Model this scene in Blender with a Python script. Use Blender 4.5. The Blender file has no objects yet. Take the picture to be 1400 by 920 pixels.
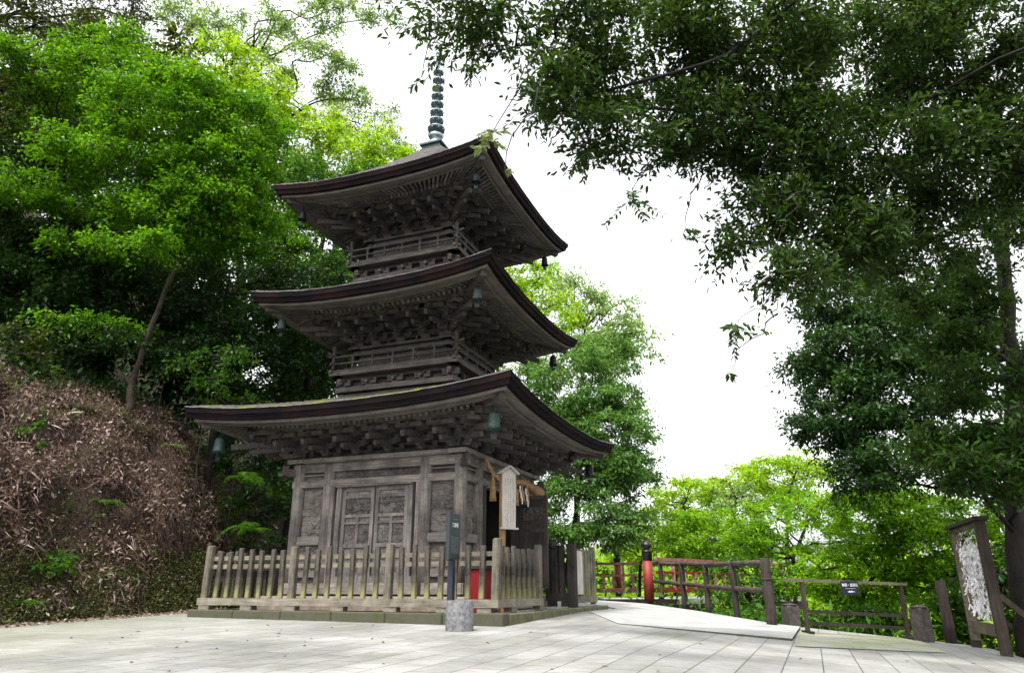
import bpy, math, random
import numpy as np
from mathutils import Vector, Matrix, noise as mnoise
R = math.radians
C = bpy.context.scene.collection
sc = bpy.context.scene

# ------------------------------------------------------------ camera, sky, sun, exposure
F, PITCH, CAMZ = 982.2, 0.3371, 0.5
cam = bpy.data.objects.new('camera', bpy.data.cameras.new('camera'))
C.objects.link(cam); sc.camera = cam
cam.location = (0, 0, CAMZ); cam.rotation_euler = (math.pi/2 + PITCH, 0, 0)
cam.data.sensor_width = 36; cam.data.lens = 36*F/1400
cam.data.clip_start = 0.05; cam.data.clip_end = 2000
SUN_EL, SUN_AZ = R(62), R(205)          # azimuth clockwise from +Y: behind the camera, a little to the left
w = bpy.data.worlds.new('World'); sc.world = w; w.use_nodes = True
nt = w.node_tree; bg = nt.nodes['Background']
sky = nt.nodes.new('ShaderNodeTexSky'); sky.sky_type = 'NISHITA'; sky.sun_disc = False
sky.sun_elevation = SUN_EL; sky.sun_rotation = SUN_AZ; sky.dust_density = 4.0; sky.ozone_density = 0.6
sky.air_density = 1.0
hs = nt.nodes.new('ShaderNodeHueSaturation'); hs.inputs['Saturation'].default_value = 0.12
hs.inputs['Value'].default_value = 1.9
nt.links.new(sky.outputs[0], hs.inputs['Color']); nt.links.new(hs.outputs[0], bg.inputs[0])
bg.inputs[1].default_value = 0.15
sl = bpy.data.lights.new('sun', 'SUN'); sl.energy = 2.0; sl.angle = R(4.0); sl.color = (1, 0.96, 0.88)
so = bpy.data.objects.new('sun', sl); C.objects.link(so)
sd = Vector((math.sin(SUN_AZ)*math.cos(SUN_EL), math.cos(SUN_AZ)*math.cos(SUN_EL), math.sin(SUN_EL)))
so.rotation_euler = sd.to_track_quat('Z', 'Y').to_euler(); so.location = sd*60
sc.view_settings.view_transform = 'Standard'; sc.view_settings.look = 'None'
sc.view_settings.gamma = 1; sc.view_settings.use_curve_mapping = False
sc.view_settings.exposure = 0.88
sc.render.engine = 'CYCLES'
sc.cycles.max_bounces = 6; sc.cycles.transparent_max_bounces = 4

# ------------------------------------------------------------ helpers
cP, sP = math.cos(PITCH), math.sin(PITCH)
PX, PY, TH = -1.6308, 13.1095, -0.3766     # pagoda axis and turn
AX = np.array([math.cos(TH), math.sin(TH)]); BX = np.array([-math.sin(TH), math.cos(TH)])
def ray(px, py):
    u, v = (px-700)/F, (460-py)/F
    return np.array([u, cP-v*sP, sP+v*cP])
def aty(px, py, Y):
    r = ray(px, py); return r*Y/r[1] + np.array([0, 0, CAMZ])
def loc(lx, ly, z):
    p = np.array([PX, PY]) + lx*AX + ly*BX; return np.array([p[0], p[1], z])
def onplane(px, py, axis, val):
    r = ray(px, py); n = AX if axis == 'x' else BX
    t = (val + n @ np.array([PX, PY]))/(n @ r[:2]); P = r*t + np.array([0, 0, CAMZ])
    d = P[:2]-np.array([PX, PY]); return d@AX, d@BX, P[2]
def hit(px, py, fn):
    r = ray(px, py); t = 2.0
    while t < 80:
        P = r*t + np.array([0, 0, CAMZ])
        if P[2] <= fn(P[0], P[1]): break
        t += 0.02
    return P
def gslope(y): return 0.025*min(y-9.8, 0.0) + 0.025*max(y-9.8, 0.0)
def zp(x, y):                       # paved ground: rises to the pagoda, falls away to the right
    return 0.05 + gslope(y) - 0.075*max(0.0, x-1.2)
def zap(x, y):                      # raised apron slab
    return 0.044 + gslope(y) - 0.065*max(0.0, x-1.2)

def tag(o, label=None, cat=None, group=None, kind=None):
    if label: o['label'] = label
    if cat: o['category'] = cat
    if group: o['group'] = group
    if kind: o['kind'] = kind
    return o
def empty(name, loc=(0, 0, 0), rz=0, label=None, cat=None, group=None):
    o = bpy.data.objects.new(name, None); C.objects.link(o)
    o.location = loc; o.rotation_euler = (0, 0, rz); o.empty_display_size = 0.2
    return tag(o, label, cat, group)
def copy_tree(o, parent=None):
    c = o.copy(); C.objects.link(c); c.parent = parent
    for ch in list(o.children): copy_tree(ch, c)
    return c

class MB:
    def __init__(s): s.v = []; s.f = []; s.sm = []
    def add(s, vs, fs, smooth=False):
        n = len(s.v); s.v.extend([tuple(map(float, q)) for q in vs])
        s.f.extend([tuple(i+n for i in f) for f in fs]); s.sm.extend([smooth]*len(fs))
    def box(s, c, d, rot=None, taper=1.0):
        hx, hy, hz = d[0]/2, d[1]/2, d[2]/2
        P = []
        for z in (-hz, hz):
            k = taper if z > 0 else 1
            for x, y in ((-hx, -hy), (hx, -hy), (hx, hy), (-hx, hy)): P.append(Vector((x*k, y*k, z)))
        if rot is not None: P = [rot @ p for p in P]
        c = Vector(c); P = [p+c for p in P]
        s.add(P, [(0, 3, 2, 1), (4, 5, 6, 7), (0, 1, 5, 4), (1, 2, 6, 5), (2, 3, 7, 6), (3, 0, 4, 7)])
    def cbox(s, c, d, ch=0.012, rot=None):      # box with chamfered vertical edges and top
        hx, hy, hz = d[0]/2, d[1]/2, d[2]/2
        def ring(a, b, z, k):
            return [(-a+k, -b, z), (a-k, -b, z), (a, -b+k, z), (a, b-k, z), (a-k, b, z), (-a+k, b, z), (-a, b-k, z), (-a, -b+k, z)]
        P = ring(hx, hy, -hz, ch) + ring(hx, hy, hz-ch, ch) + ring(hx-ch, hy-ch, hz, ch*.6)
        P = [Vector(p) for p in P]
        if rot is not None: P = [rot @ p for p in P]
        c = Vector(c); P = [p+c for p in P]
        fs = [tuple(range(7, -1, -1)), tuple(range(16, 24))]
        for r in (0, 8):
            for i in range(8): fs.append((r+i, r+(i+1) % 8, r+8+(i+1) % 8, r+8+i))
        s.add(P, fs)
    def beam(s, a, b, w, h, up=(0, 0, 1)):
        a, b = Vector(a), Vector(b); d = (b-a); L = d.length
        if L < 1e-6: return
        d.normalize(); side = d.cross(Vector(up)).normalized(); u = side.cross(d)
        m = Matrix((side, d, u)).transposed()
        s.box((a+b)/2, (w, L, h), m)
    def tube(s, pts, rad, n=8, caps=True, smooth=True):
        pts = [Vector(p) for p in pts]
        if not hasattr(rad, '__len__'): rad = [rad]*len(pts)
        base = len(s.v); vs = []; ref = Vector((0.13, 0.31, 0.94)).normalized()
        for i, p in enumerate(pts):
            t = (pts[min(i+1, len(pts)-1)]-pts[max(i-1, 0)]).normalized()
            x = t.cross(ref)
            if x.length < 1e-3: x = t.cross(Vector((1, 0, 0)))
            x.normalize(); y = t.cross(x)
            for k in range(n):
                a = 2*math.pi*k/n; vs.append(p + (x*math.cos(a)+y*math.sin(a))*rad[i])
        fs = []
        for i in range(len(pts)-1):
            for k in range(n):
                fs.append((i*n+k, i*n+(k+1) % n, (i+1)*n+(k+1) % n, (i+1)*n+k))
        s.add(vs, fs, smooth)
        if caps:
            s.f.append(tuple(base+k for k in range(n))[::-1]); s.sm.append(False)
            m = base+(len(pts)-1)*n; s.f.append(tuple(m+k for k in range(n))); s.sm.append(False)
    def lathe(s, prof, c=(0, 0, 0), n=24, smooth=True):
        vs = []; m = len(prof)
        for r, z in prof:
            for k in range(n):
                a = 2*math.pi*k/n; vs.append((c[0]+r*math.cos(a), c[1]+r*math.sin(a), c[2]+z))
        fs = [(i*n+k, i*n+(k+1) % n, (i+1)*n+(k+1) % n, (i+1)*n+k) for i in range(m-1) for k in range(n)]
        fs.append(tuple(range(n-1, -1, -1))); fs.append(tuple((m-1)*n+k for k in range(n)))
        s.add(vs, fs, smooth)
    def grid(s, P, nu, nv, smooth=False):
        s.add(P, [(i*nv+j, (i+1)*nv+j, (i+1)*nv+j+1, i*nv+j+1) for i in range(nu-1) for j in range(nv-1)], smooth)
    def build(s, name, mat, parent=None, loc=(0, 0, 0), rz=0):
        me = bpy.data.meshes.new(name); me.from_pydata(s.v, [], s.f)
        me.polygons.foreach_set('use_smooth', s.sm); me.update()
        if mat: me.materials.append(mat)
        o = bpy.data.objects.new(name, me); C.objects.link(o); o.parent = parent
        o.location = loc; o.rotation_euler = (0, 0, rz); return o

# ------------------------------------------------------------ materials
def newmat(name):
    m = bpy.data.materials.new(name); m.use_nodes = True
    return m, m.node_tree, m.node_tree.nodes['Principled BSDF']
def N(nt, t, **kw):
    n = nt.nodes.new('ShaderNode'+t)
    for k, v in kw.items(): setattr(n, k, v)
    return n
def ramp(nt, src, stops):
    r = N(nt, 'ValToRGB'); e = r.color_ramp.elements
    while len(e) < len(stops): e.new(0.5)
    for el, (p, c) in zip(e, stops):
        el.position = p; el.color = (*c, 1) if len(c) == 3 else c
    nt.links.new(src, r.inputs[0]); return r.outputs[0]
def mixc(nt, fac, a, b, mode='MIX'):
    m = N(nt, 'Mix', data_type='RGBA', blend_type=mode)
    if isinstance(fac, (int, float)): m.inputs[0].default_value = fac
    else: nt.links.new(fac, m.inputs[0])
    for i, q in ((6, a), (7, b)):
        if isinstance(q, (tuple, list)): m.inputs[i].default_value = (*q, 1)
        else: nt.links.new(q, m.inputs[i])
    return m.outputs[2]
def noisetex(nt, vec, scale, detail=4, rough=.6):
    n = N(nt, 'TexNoise'); n.inputs['Scale'].default_value = scale
    n.inputs['Detail'].default_value = detail; n.inputs['Roughness'].default_value = rough
    if vec is not None: nt.links.new(vec, n.inputs['Vector'])
    return n.outputs[0]
def mapped(nt, scale, coord='Object', shift=None):
    tc = N(nt, 'TexCoord'); mp = N(nt, 'Mapping'); mp.inputs['Scale'].default_value = scale
    nt.links.new(tc.outputs[coord], mp.inputs[0])
    if shift is not None: nt.links.new(shift, mp.inputs[1])
    return mp.outputs[0]
def bump(nt, p, src, strength=.4, dist=.01):
    b = N(nt, 'Bump'); b.inputs['Strength'].default_value = strength; b.inputs['Distance'].default_value = dist
    nt.links.new(src, b.inputs['Height']); nt.links.new(b.outputs[0], p.inputs['Normal'])

def wood(name, dark, light, axis='x', rough=.85, moss=None, mosscol=(.12, .14, .03), stain=.5):
    m, nt, p = newmat(name)
    g = N(nt, 'NewGeometry'); isl = g.outputs['Random Per Island']
    mul = N(nt, 'VectorMath', operation='SCALE'); mul.inputs[0].default_value = (7, 13, 5)
    nt.links.new(isl, mul.inputs['Scale'])
    sca = {'x': (1.5, 28, 28), 'y': (28, 1.5, 28), 'z': (28, 28, 1.5)}[axis]
    v = mapped(nt, sca, shift=mul.outputs[0])
    n1 = noisetex(nt, v, 1.6, 6, .65)
    col = ramp(nt, n1, [(.25, dark), (.75, light)])
    v2 = mapped(nt, (1, 1, 1), shift=mul.outputs[0])
    n2 = noisetex(nt, v2, 2.3, 5, .7)
    st = ramp(nt, n2, [(.35, (1-stain,)*3), (.62, (1.1, 1.08, 1.04))])
    col = mixc(nt, 1, col, st, 'MULTIPLY')
    tint = ramp(nt, isl, [(0, (.72, .72, .74)), (1, (1.15, 1.1, 1.05))])
    col = mixc(nt, 1, col, tint, 'MULTIPLY')
    if moss is not None:
        n3 = noisetex(nt, mapped(nt, (5, 5, 1.4)), 1.2, 5, .7)
        tc = N(nt, 'TexCoord'); sp = N(nt, 'SeparateXYZ'); nt.links.new(tc.outputs['Object'], sp.inputs[0])
        mr = N(nt, 'MapRange'); mr.inputs[1].default_value = moss[0]; mr.inputs[2].default_value = moss[1]
        mr.inputs[3].default_value = .30; mr.inputs[4].default_value = -.25
        nt.links.new(sp.outputs[2], mr.inputs[0])
        ad = N(nt, 'Math', operation='ADD'); nt.links.new(n3, ad.inputs[0]); nt.links.new(mr.outputs[0], ad.inputs[1])
        f = ramp(nt, ad.outputs[0], [(.5, (0, 0, 0)), (.78, (1, 1, 1))])
        col = mixc(nt, f, col, mosscol)
    nt.links.new(col, p.inputs['Base Color']); p.inputs['Roughness'].default_value = rough
    p.inputs['Specular IOR Level'].default_value = .25
    bump(nt, p, n1, .5, .006)
    return m
def plain(name, col, rough=.7, metal=0, var=.25, scale=6, bumpd=.004, col2=None):
    m, nt, p = newmat(name)
    n = noisetex(nt, mapped(nt, (1, 1, 1)), scale, 6, .65)
    c2 = col2 or tuple(c*(1-var*1.6) for c in col)
    c = ramp(nt, n, [(.3, c2), (.7, tuple(min(1, c*(1+var*.5)) for c in col))])
    nt.links.new(c, p.inputs['Base Color']); p.inputs['Roughness'].default_value = rough
    p.inputs['Metallic'].default_value = metal
    bump(nt, p, n, .5, bumpd); return m
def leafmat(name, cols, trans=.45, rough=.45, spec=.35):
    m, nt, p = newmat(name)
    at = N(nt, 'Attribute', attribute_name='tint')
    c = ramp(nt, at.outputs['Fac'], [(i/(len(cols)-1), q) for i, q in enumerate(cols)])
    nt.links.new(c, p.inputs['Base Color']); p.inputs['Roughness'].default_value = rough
    p.inputs['Specular IOR Level'].default_value = spec
    tr = N(nt, 'BsdfTranslucent')
    tc = mixc(nt, 1, c, (1.25, 1.15, .5), 'MULTIPLY'); nt.links.new(tc, tr.inputs[0])
    mx = N(nt, 'MixShader'); mx.inputs[0].default_value = trans
    nt.links.new(p.outputs[0], mx.inputs[1]); nt.links.new(tr.outputs[0], mx.inputs[2])
    nt.links.new(mx.outputs[0], nt.nodes['Material Output'].inputs[0]); return m

M = {}
M['wood_h'] = wood('weathered_wood_horizontal', (.034, .031, .032), (.150, .138, .135), 'x')  # upper and eave timber: shade put into a darker tone than the ground storey
M['wood_v'] = wood('weathered_wood_vertical', (.034, .031, .032), (.155, .142, .139), 'z')
M['wood_out'] = wood('weathered_wood_outward', (.036, .033, .034), (.150, .138, .136), 'y')
M['soffit'] = wood('shade_toned_soffit_wood', (.012, .011, .011), (.04, .036, .036), 'y')  # darkened boards: shade between rafters is put into the colour
M['wall_v'] = wood('ground_storey_wood_vertical', (.095, .088, .086), (.350, .328, .318), 'z')
M['wall_h'] = wood('ground_storey_wood_horizontal', (.095, .088, .086), (.350, .328, .318), 'x')
M['rafter'] = wood('lightened_rafter_wood', (.075, .071, .074), (.26, .245, .245), 'y')  # lightened against the soffit, so light on the rafters is in the colour
M['eave_board'] = wood('smooth_eave_board_wood', (.085, .078, .076), (.21, .195, .190), 'x', stain=.35)
M['carved'] = wood('carved_wood', (.070, .065, .065), (.28, .262, .255), 'x', stain=.6)
M['darkwood'] = wood('dark_door_wood', (.03, .027, .026), (.085, .075, .07), 'z')
M['bark'] = None
def roofmats():
    m, nt, p = newmat('eave_bark_edge')           # cut edge of the layered bark roofing
    v = mapped(nt, (2, 2, 60)); n = noisetex(nt, v, 1.5, 5, .6)
    c = ramp(nt, n, [(.3, (.003, .0025, .003)), (.7, (.013, .010, .012))])
    n2 = noisetex(nt, mapped(nt, (1, 1, 1)), 1.3, 4, .6)
    c = mixc(nt, ramp(nt, n2, [(.45, (0, 0, 0)), (.7, (1, 1, 1))]), c, (.020, .011, .010))
    nt.links.new(c, p.inputs['Base Color']); p.inputs['Roughness'].default_value = .9; bump(nt, p, n, .6, .01); p.inputs['Specular IOR Level'].default_value = .06
    M['fascia'] = m
    for key, amt in (('shingle_mossy', .51), ('shingle', .66)):
        m, nt, p = newmat('roof_'+key)
        n = noisetex(nt, mapped(nt, (3, 30, 3)), 2, 5, .6)
        c = ramp(nt, n, [(.3, (.035, .032, .03)), (.72, (.12, .11, .105))])
        n2 = noisetex(nt, mapped(nt, (1, 1, 1)), 2.2, 7, .72)
        f = ramp(nt, n2, [(amt, (0, 0, 0)), (amt+.08, (1, 1, 1))])
        c = mixc(nt, f, c, (.11, .13, .02))
        nt.links.new(c, p.inputs['Base Color']); p.inputs['Roughness'].default_value = .95
        bump(nt, p, n2, .7, .03); M[key] = m
roofmats()
M['picket'] = wood('picket_wood', (.012, .011, .010), (.135, .124, .108), 'z', moss=(-.05, .60), mosscol=(.19, .185, .085), stain=.95)
M['picket_post'] = wood('fence_post_wood', (.05, .046, .04), (.20, .188, .16), 'z', moss=(-.1, .5), mosscol=(.15, .145, .08), stain=.65)
M['fence_rail'] = wood('fence_rail_wood', (.09, .085, .065), (.27, .25, .19), 'x', stain=.5)
M['sill'] = wood('fence_sill_wood', (.10, .093, .075), (.31, .29, .245), 'x', stain=.5)
M['fence_dark'] = wood('dark_fence_wood', (.014, .012, .012), (.055, .05, .045), 'z')
M['fence_pale'] = wood('pale_edge_fence_wood', (.10, .095, .075), (.30, .29, .23), 'z', moss=(.3, .9), mosscol=(.2, .21, .07))
M['log'] = wood('log_rail_wood', (.03, .023, .021), (.115, .088, .078), 'x', stain=.5)
M['logv'] = wood('log_post_wood', (.018, .014, .014), (.075, .058, .052), 'z', stain=.5)
M['frame_dark'] = wood('dark_frame_wood', (.022, .018, .016), (.075, .06, .05), 'z')
M['frame_pale'] = wood('paler_frame_wood', (.09, .08, .055), (.24, .21, .15), 'x')
M['brownpost'] = wood('new_brown_wood', (.16, .085, .04), (.36, .21, .11), 'z', stain=.3)
M['whitewood'] = wood('whitened_board_wood', (.34, .33, .31), (.56, .55, .53), 'z', stain=.15)
M['curb'] = plain('mossy_curb_stone', (.055, .05, .042), .95, var=.4, scale=9, bumpd=.015, col2=(.04, .05, .012))
M['curbm'] = plain('very_mossy_curb_stone', (.12, .13, .05), .95, var=.4, scale=6, bumpd=.015, col2=(.05, .05, .035))
M['plinth'] = plain('brown_plinth_stone', (.24, .19, .15), .9, var=.4, scale=7, bumpd=.01)
M['stone'] = plain('grey_stone', (.17, .17, .175), .9, var=.45, scale=22, bumpd=.01)
M['postconc'] = plain('dark_stone_post', (.075, .062, .058), .9, var=.45, scale=11, bumpd=.008)
M['verdigris'] = plain('verdigris_bronze', (.035, .068, .062), .65, .2, var=.5, scale=14)
M['bronze_dark'] = plain('dark_bronze', (.015, .02, .024), .55, .4, var=.4, scale=14)
M['finial'] = plain('finial_metal', (.36, .44, .48), .4, .5, var=.5, scale=10)
M['red'] = plain('vermilion_paint', (.21, .016, .010), .6, var=.2, scale=7)
M['redpale'] = plain('faded_red_paint', (.42, .15, .14), .7, var=.45, scale=9)
M['redbox'] = plain('red_lacquer', (.20, .004, .007), .45, var=.15)
M['black'] = plain('black_metal_cap', (.012, .012, .015), .4, .2)
M['navy'] = plain('dark_blue_sign', (.012, .014, .035), .5)
M['slate'] = plain('dark_slate_sign', (.022, .029, .037), .5)
M['slatepost'] = plain('dark_blue_post', (.014, .016, .03), .5)
M['paint'] = plain('white_lettering', (.75, .78, .78), .6, var=.05)
M['palepaint'] = plain('faded_pale_lettering', (.32, .38, .40), .6, var=.05)
M['ink'] = plain('faded_ink', (.16, .15, .15), .8, var=.2)
M['inklight'] = plain('very_faded_ink', (.38, .37, .36), .8, var=.2)
M['paper'] = plain('white_paper', (.80, .78, .80), .8, var=.08, scale=20)
M['straw'] = plain('straw_rope', (.42, .26, .12), .9, var=.4, scale=25, bumpd=.01)
M['gravel'] = plain('white_gravel', (.62, .62, .62), .9, var=.4, scale=60, bumpd=.02)
M['interior'] = plain('dark_interior', (.012, .011, .011), .9)  # near-black, so the doorway's shade is in the colour
M['trunk'] = wood('tree_bark', (.009, .008, .007), (.036, .030, .026), 'z', stain=.6)
M['trunk_lit'] = wood('grey_brown_bark', (.07, .05, .04), (.24, .18, .15), 'z', stain=.6)
M['trunk_dark'] = wood('blackish_bark', (.005, .004, .004), (.018, .015, .013), 'z')
M['trunk_brown'] = wood('brown_bark', (.018, .013, .011), (.065, .048, .04), 'z', stain=.6)
def dirt(name, stops, scale, extra=None, bumpd=.05):
    m, nt, p = newmat(name)
    n = noisetex(nt, mapped(nt, (1, 1, 1)), scale, 8, .7)
    c = ramp(nt, n, stops)
    if extra:
        n2 = noisetex(nt, mapped(nt, (1, 1, 1)), extra[0], 6, .7)
        c = mixc(nt, ramp(nt, n2, [(extra[1], (0, 0, 0)), (extra[1]+.1, (1, 1, 1))]), c, extra[2])
    nt.links.new(c, p.inputs['Base Color']); p.inputs['Roughness'].default_value = 1
    p.inputs['Specular IOR Level'].default_value = .1
    bump(nt, p, n, .8, bumpd); return m
M['soil'] = dirt('bank_soil', [(.38, (.006, .005, .004)), (.62, (.075, .052, .04))], 22, (2.6, .56, (.035, .045, .012)))
M['floor'] = dirt('forest_floor', [(.3, (.014, .018, .008)), (.7, (.045, .05, .02))], 2)
def pavemats():
    m, nt, p = newmat('paving_slabs')
    tc = N(nt, 'TexCoord'); mp = N(nt, 'Mapping'); nt.links.new(tc.outputs['Object'], mp.inputs[0])
    mp.inputs['Rotation'].default_value = (0, 0, math.pi/2-TH)
    b = N(nt, 'TexBrick'); nt.links.new(mp.outputs[0], b.inputs['Vector'])
    b.offset = .5; b.inputs['Scale'].default_value = 1; b.inputs['Brick Width'].default_value = .62
    b.inputs['Row Height'].default_value = .305; b.inputs['Mortar Size'].default_value = .006
    b.inputs['Mortar Smooth'].default_value = .4; b.inputs['Bias'].default_value = 0
    b.inputs['Color1'].default_value = (.26, .257, .245, 1); b.inputs['Color2'].default_value = (.325, .322, .308, 1)
    b.inputs['Mortar'].default_value = (.055, .06, .035, 1)
    n1 = noisetex(nt, mapped(nt, (1, 1, 1)), .7, 8, .65)
    wear = ramp(nt, n1, [(.36, (.62, .62, .58)), (.6, (1.06, 1.06, 1.07))])
    c = mixc(nt, 1, b.outputs['Color'], wear, 'MULTIPLY')
    vs = mapped(nt, (3, 14, 3)); n2 = noisetex(nt, vs, 3, 8, .75)
    c = mixc(nt, 1, c, ramp(nt, n2, [(.35, (.70, .70, .68)), (.6, (1.06, 1.06, 1.06))]), 'MULTIPLY')
    # greenish grey noise tone, stronger towards the left side
    sp = N(nt, 'SeparateXYZ'); nt.links.new(tc.outputs['Object'], sp.inputs[0])
    mr = N(nt, 'MapRange'); mr.inputs[1].default_value = -1.5; mr.inputs[2].default_value = -6.0
    mr.inputs[3].default_value = -.1; mr.inputs[4].default_value = .22; nt.links.new(sp.outputs[0], mr.inputs[0])
    n3 = noisetex(nt, mapped(nt, (.9, 3.5, 1)), 2.2, 8, .75)
    ad = N(nt, 'Math', operation='ADD'); nt.links.new(n3, ad.inputs[0]); nt.links.new(mr.outputs[0], ad.inputs[1])
    c = mixc(nt, ramp(nt, ad.outputs[0], [(.5, (0, 0, 0)), (.8, (.85, .85, .85))]), c, (.17, .175, .12))
    nt.links.new(c, p.inputs['Base Color']); p.inputs['Roughness'].default_value = .75
    bm = mixc(nt, .25, b.outputs['Fac'], n2); inv = N(nt, 'Invert'); nt.links.new(b.outputs['Fac'], inv.inputs[1])
    bump(nt, p, inv.outputs[0], .5, .006); M['pave'] = m
    m, nt, p = newmat('concrete_apron')
    n1 = noisetex(nt, mapped(nt, (1, 1, 1)), 1.6, 8, .7)
    c = ramp(nt, n1, [(.35, (.25, .25, .24)), (.62, (.38, .38, .37))])
    nt.links.new(c, p.inputs['Base Color']); p.inputs['Roughness'].default_value = .8; bump(nt, p, n1, .4, .01)
    M['apron'] = m
    m, nt, p = newmat('mossy_concrete')
    n1 = noisetex(nt, mapped(nt, (1, 1, 1)), 1.8, 8, .75)
    c = ramp(nt, n1, [(.42, (.30, .30, .26)), (.62, (.18, .21, .07))])
    nt.links.new(c, p.inputs['Base Color']); p.inputs['Roughness'].default_value = .9; bump(nt, p, n1, .5, .01)
    M['mossapron'] = m
pavemats()

# leaves
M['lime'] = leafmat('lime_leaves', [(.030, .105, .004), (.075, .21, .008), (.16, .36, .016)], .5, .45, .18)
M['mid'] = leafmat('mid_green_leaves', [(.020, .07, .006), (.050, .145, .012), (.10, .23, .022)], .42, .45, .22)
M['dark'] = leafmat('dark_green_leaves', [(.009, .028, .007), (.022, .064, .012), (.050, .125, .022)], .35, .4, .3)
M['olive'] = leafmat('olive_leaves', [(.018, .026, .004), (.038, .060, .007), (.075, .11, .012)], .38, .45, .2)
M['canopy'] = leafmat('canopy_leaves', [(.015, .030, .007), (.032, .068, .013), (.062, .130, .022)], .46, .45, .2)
M['rightmid'] = leafmat('right_tree_leaves', [(.014, .035, .007), (.035, .085, .012), (.08, .18, .022)], .45, .42, .25)
M['pale'] = leafmat('pale_green_leaves', [(.11, .20, .06), (.20, .33, .10), (.32, .47, .16)], .45, .45, .2)  # own pale green on ferns; on far trees haze is put into the colour
M['yellow'] = leafmat('yellow_green_leaves', [(.12, .27, .008), (.26, .46, .014), (.44, .62, .03)], .5, .45, .2)
M['moss'] = leafmat('low_bright_plants', [(.045, .050, .012), (.085, .105, .022), (.16, .21, .05)], .4)
M['maple'] = leafmat('sunny_maple_leaves', [(.07, .20, .006), (.16, .36, .012), (.30, .52, .03)], .55, .45, .15)  # brighter copy of the lime leaves, sunlight put into the colour
M['midpale'] = leafmat('soft_green_leaves', [(.035, .095, .022), (.08, .185, .04), (.16, .31, .08)], .45, .45, .22)
M['litter'] = leafmat('dead_leaves', [(.05, .030, .023), (.175, .115, .090), (.48, .39, .36)], .1, .8, .2)
M['twig'] = plain('dead_twigs', (.15, .095, .065), .9, var=.5, scale=3)

# ------------------------------------------------------------ leaf meshes
rng = np.random.default_rng(7)
def unit(v): return v/np.maximum(np.linalg.norm(v, axis=-1, keepdims=True), 1e-9)
def leaf_object(name, mat, P, D, Nn, L, W, tint, parent=None, detailed=False):
    """P base points, D leaf directions, Nn normals, L lengths, W widths."""
    n = len(P); D = unit(D); S = unit(np.cross(D, Nn)); U = np.cross(S, D)
    L = L[:, None]; W = W[:, None]
    if detailed:
        v = np.stack([P, P+D*L*.3+S*W*.42+U*W*.12, P+D*L*.65+S*W*.40+U*W*.12-U*L*.03, P+D*L-U*L*.10,
                      P+D*L*.65-S*W*.40+U*W*.12-U*L*.03, P+D*L*.3-S*W*.42+U*W*.12], 1)
        vs = v.reshape(-1, 3); k = 6
        base = np.arange(n)[:, None]*6
        faces = np.concatenate([base+np.array([[0, 1, 2, 3]]), base+np.array([[0, 3, 4, 5]])], 1).reshape(-1)
        nf = n*2
    else:
        v = np.stack([P, P+D*L*.45+S*W*.5+U*W*.14, P+D*L-U*L*.08, P+D*L*.45-S*W*.5+U*W*.14], 1)
        vs = v.reshape(-1, 3); k = 4
        faces = np.arange(n*4); nf = n
    me = bpy.data.meshes.new(name)
    me.vertices.add(len(vs)); me.vertices.foreach_set('co', vs.astype(np.float32).ravel())
    me.loops.add(nf*4); me.loops.foreach_set('vertex_index', faces.astype(np.int32))
    me.polygons.add(nf); me.polygons.foreach_set('loop_start', np.arange(nf, dtype=np.int32)*4)
    me.polygons.foreach_set('loop_total', np.full(nf, 4, np.int32))
    me.update(calc_edges=True)
    a = me.attributes.new('tint', 'FLOAT', 'POINT'); a.data.foreach_set('value', np.repeat(np.clip(tint, 0, 1), k).astype(np.float32))
    me.materials.append(mat)
    o = bpy.data.objects.new(name, me); C.objects.link(o); o.parent = parent; return o
def sprays(centers, radii, ntw, nlf, leaf, flat=.35, droop=.25, jitter=.5, cl_tint=None, up=.8):
    """leafy twigs radiating from every clump centre; returns leaf arrays and twig segments"""
    c = np.repeat(centers, ntw, 0); r = np.repeat(radii, ntw)
    d = rng.normal(size=(len(c), 3)); d[:, 2] *= flat; d = unit(d)
    ln = r*rng.uniform(.45, 1.1, len(c)); dr = rng.uniform(0, droop, len(c))*ln
    tips = c + d*ln[:, None]; tips[:, 2] -= dr
    t = rng.uniform(.12, 1.0, (len(c), nlf))
    Pt = c[:, None]+(tips-c)[:, None]*t[..., None]
    Pt = Pt + rng.normal(size=Pt.shape)*(r[:, None, None]*.10)
    D = d[:, None]*.6 + rng.normal(size=Pt.shape)*jitter; D[..., 2] -= .2
    Nn = rng.normal(size=Pt.shape)*.55; Nn[..., 2] += up
    n = Pt.size//3
    L = leaf[0]*rng.uniform(.6, 1.3, n); W = leaf[1]*rng.uniform(.7, 1.25, n)
    ct = rng.uniform(-.25, .25, len(centers)) if cl_tint is None else cl_tint
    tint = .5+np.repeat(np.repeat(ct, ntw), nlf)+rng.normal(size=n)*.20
    return Pt.reshape(-1, 3), D.reshape(-1, 3), Nn.reshape(-1, 3), L, W, tint, (c, tips)

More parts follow.
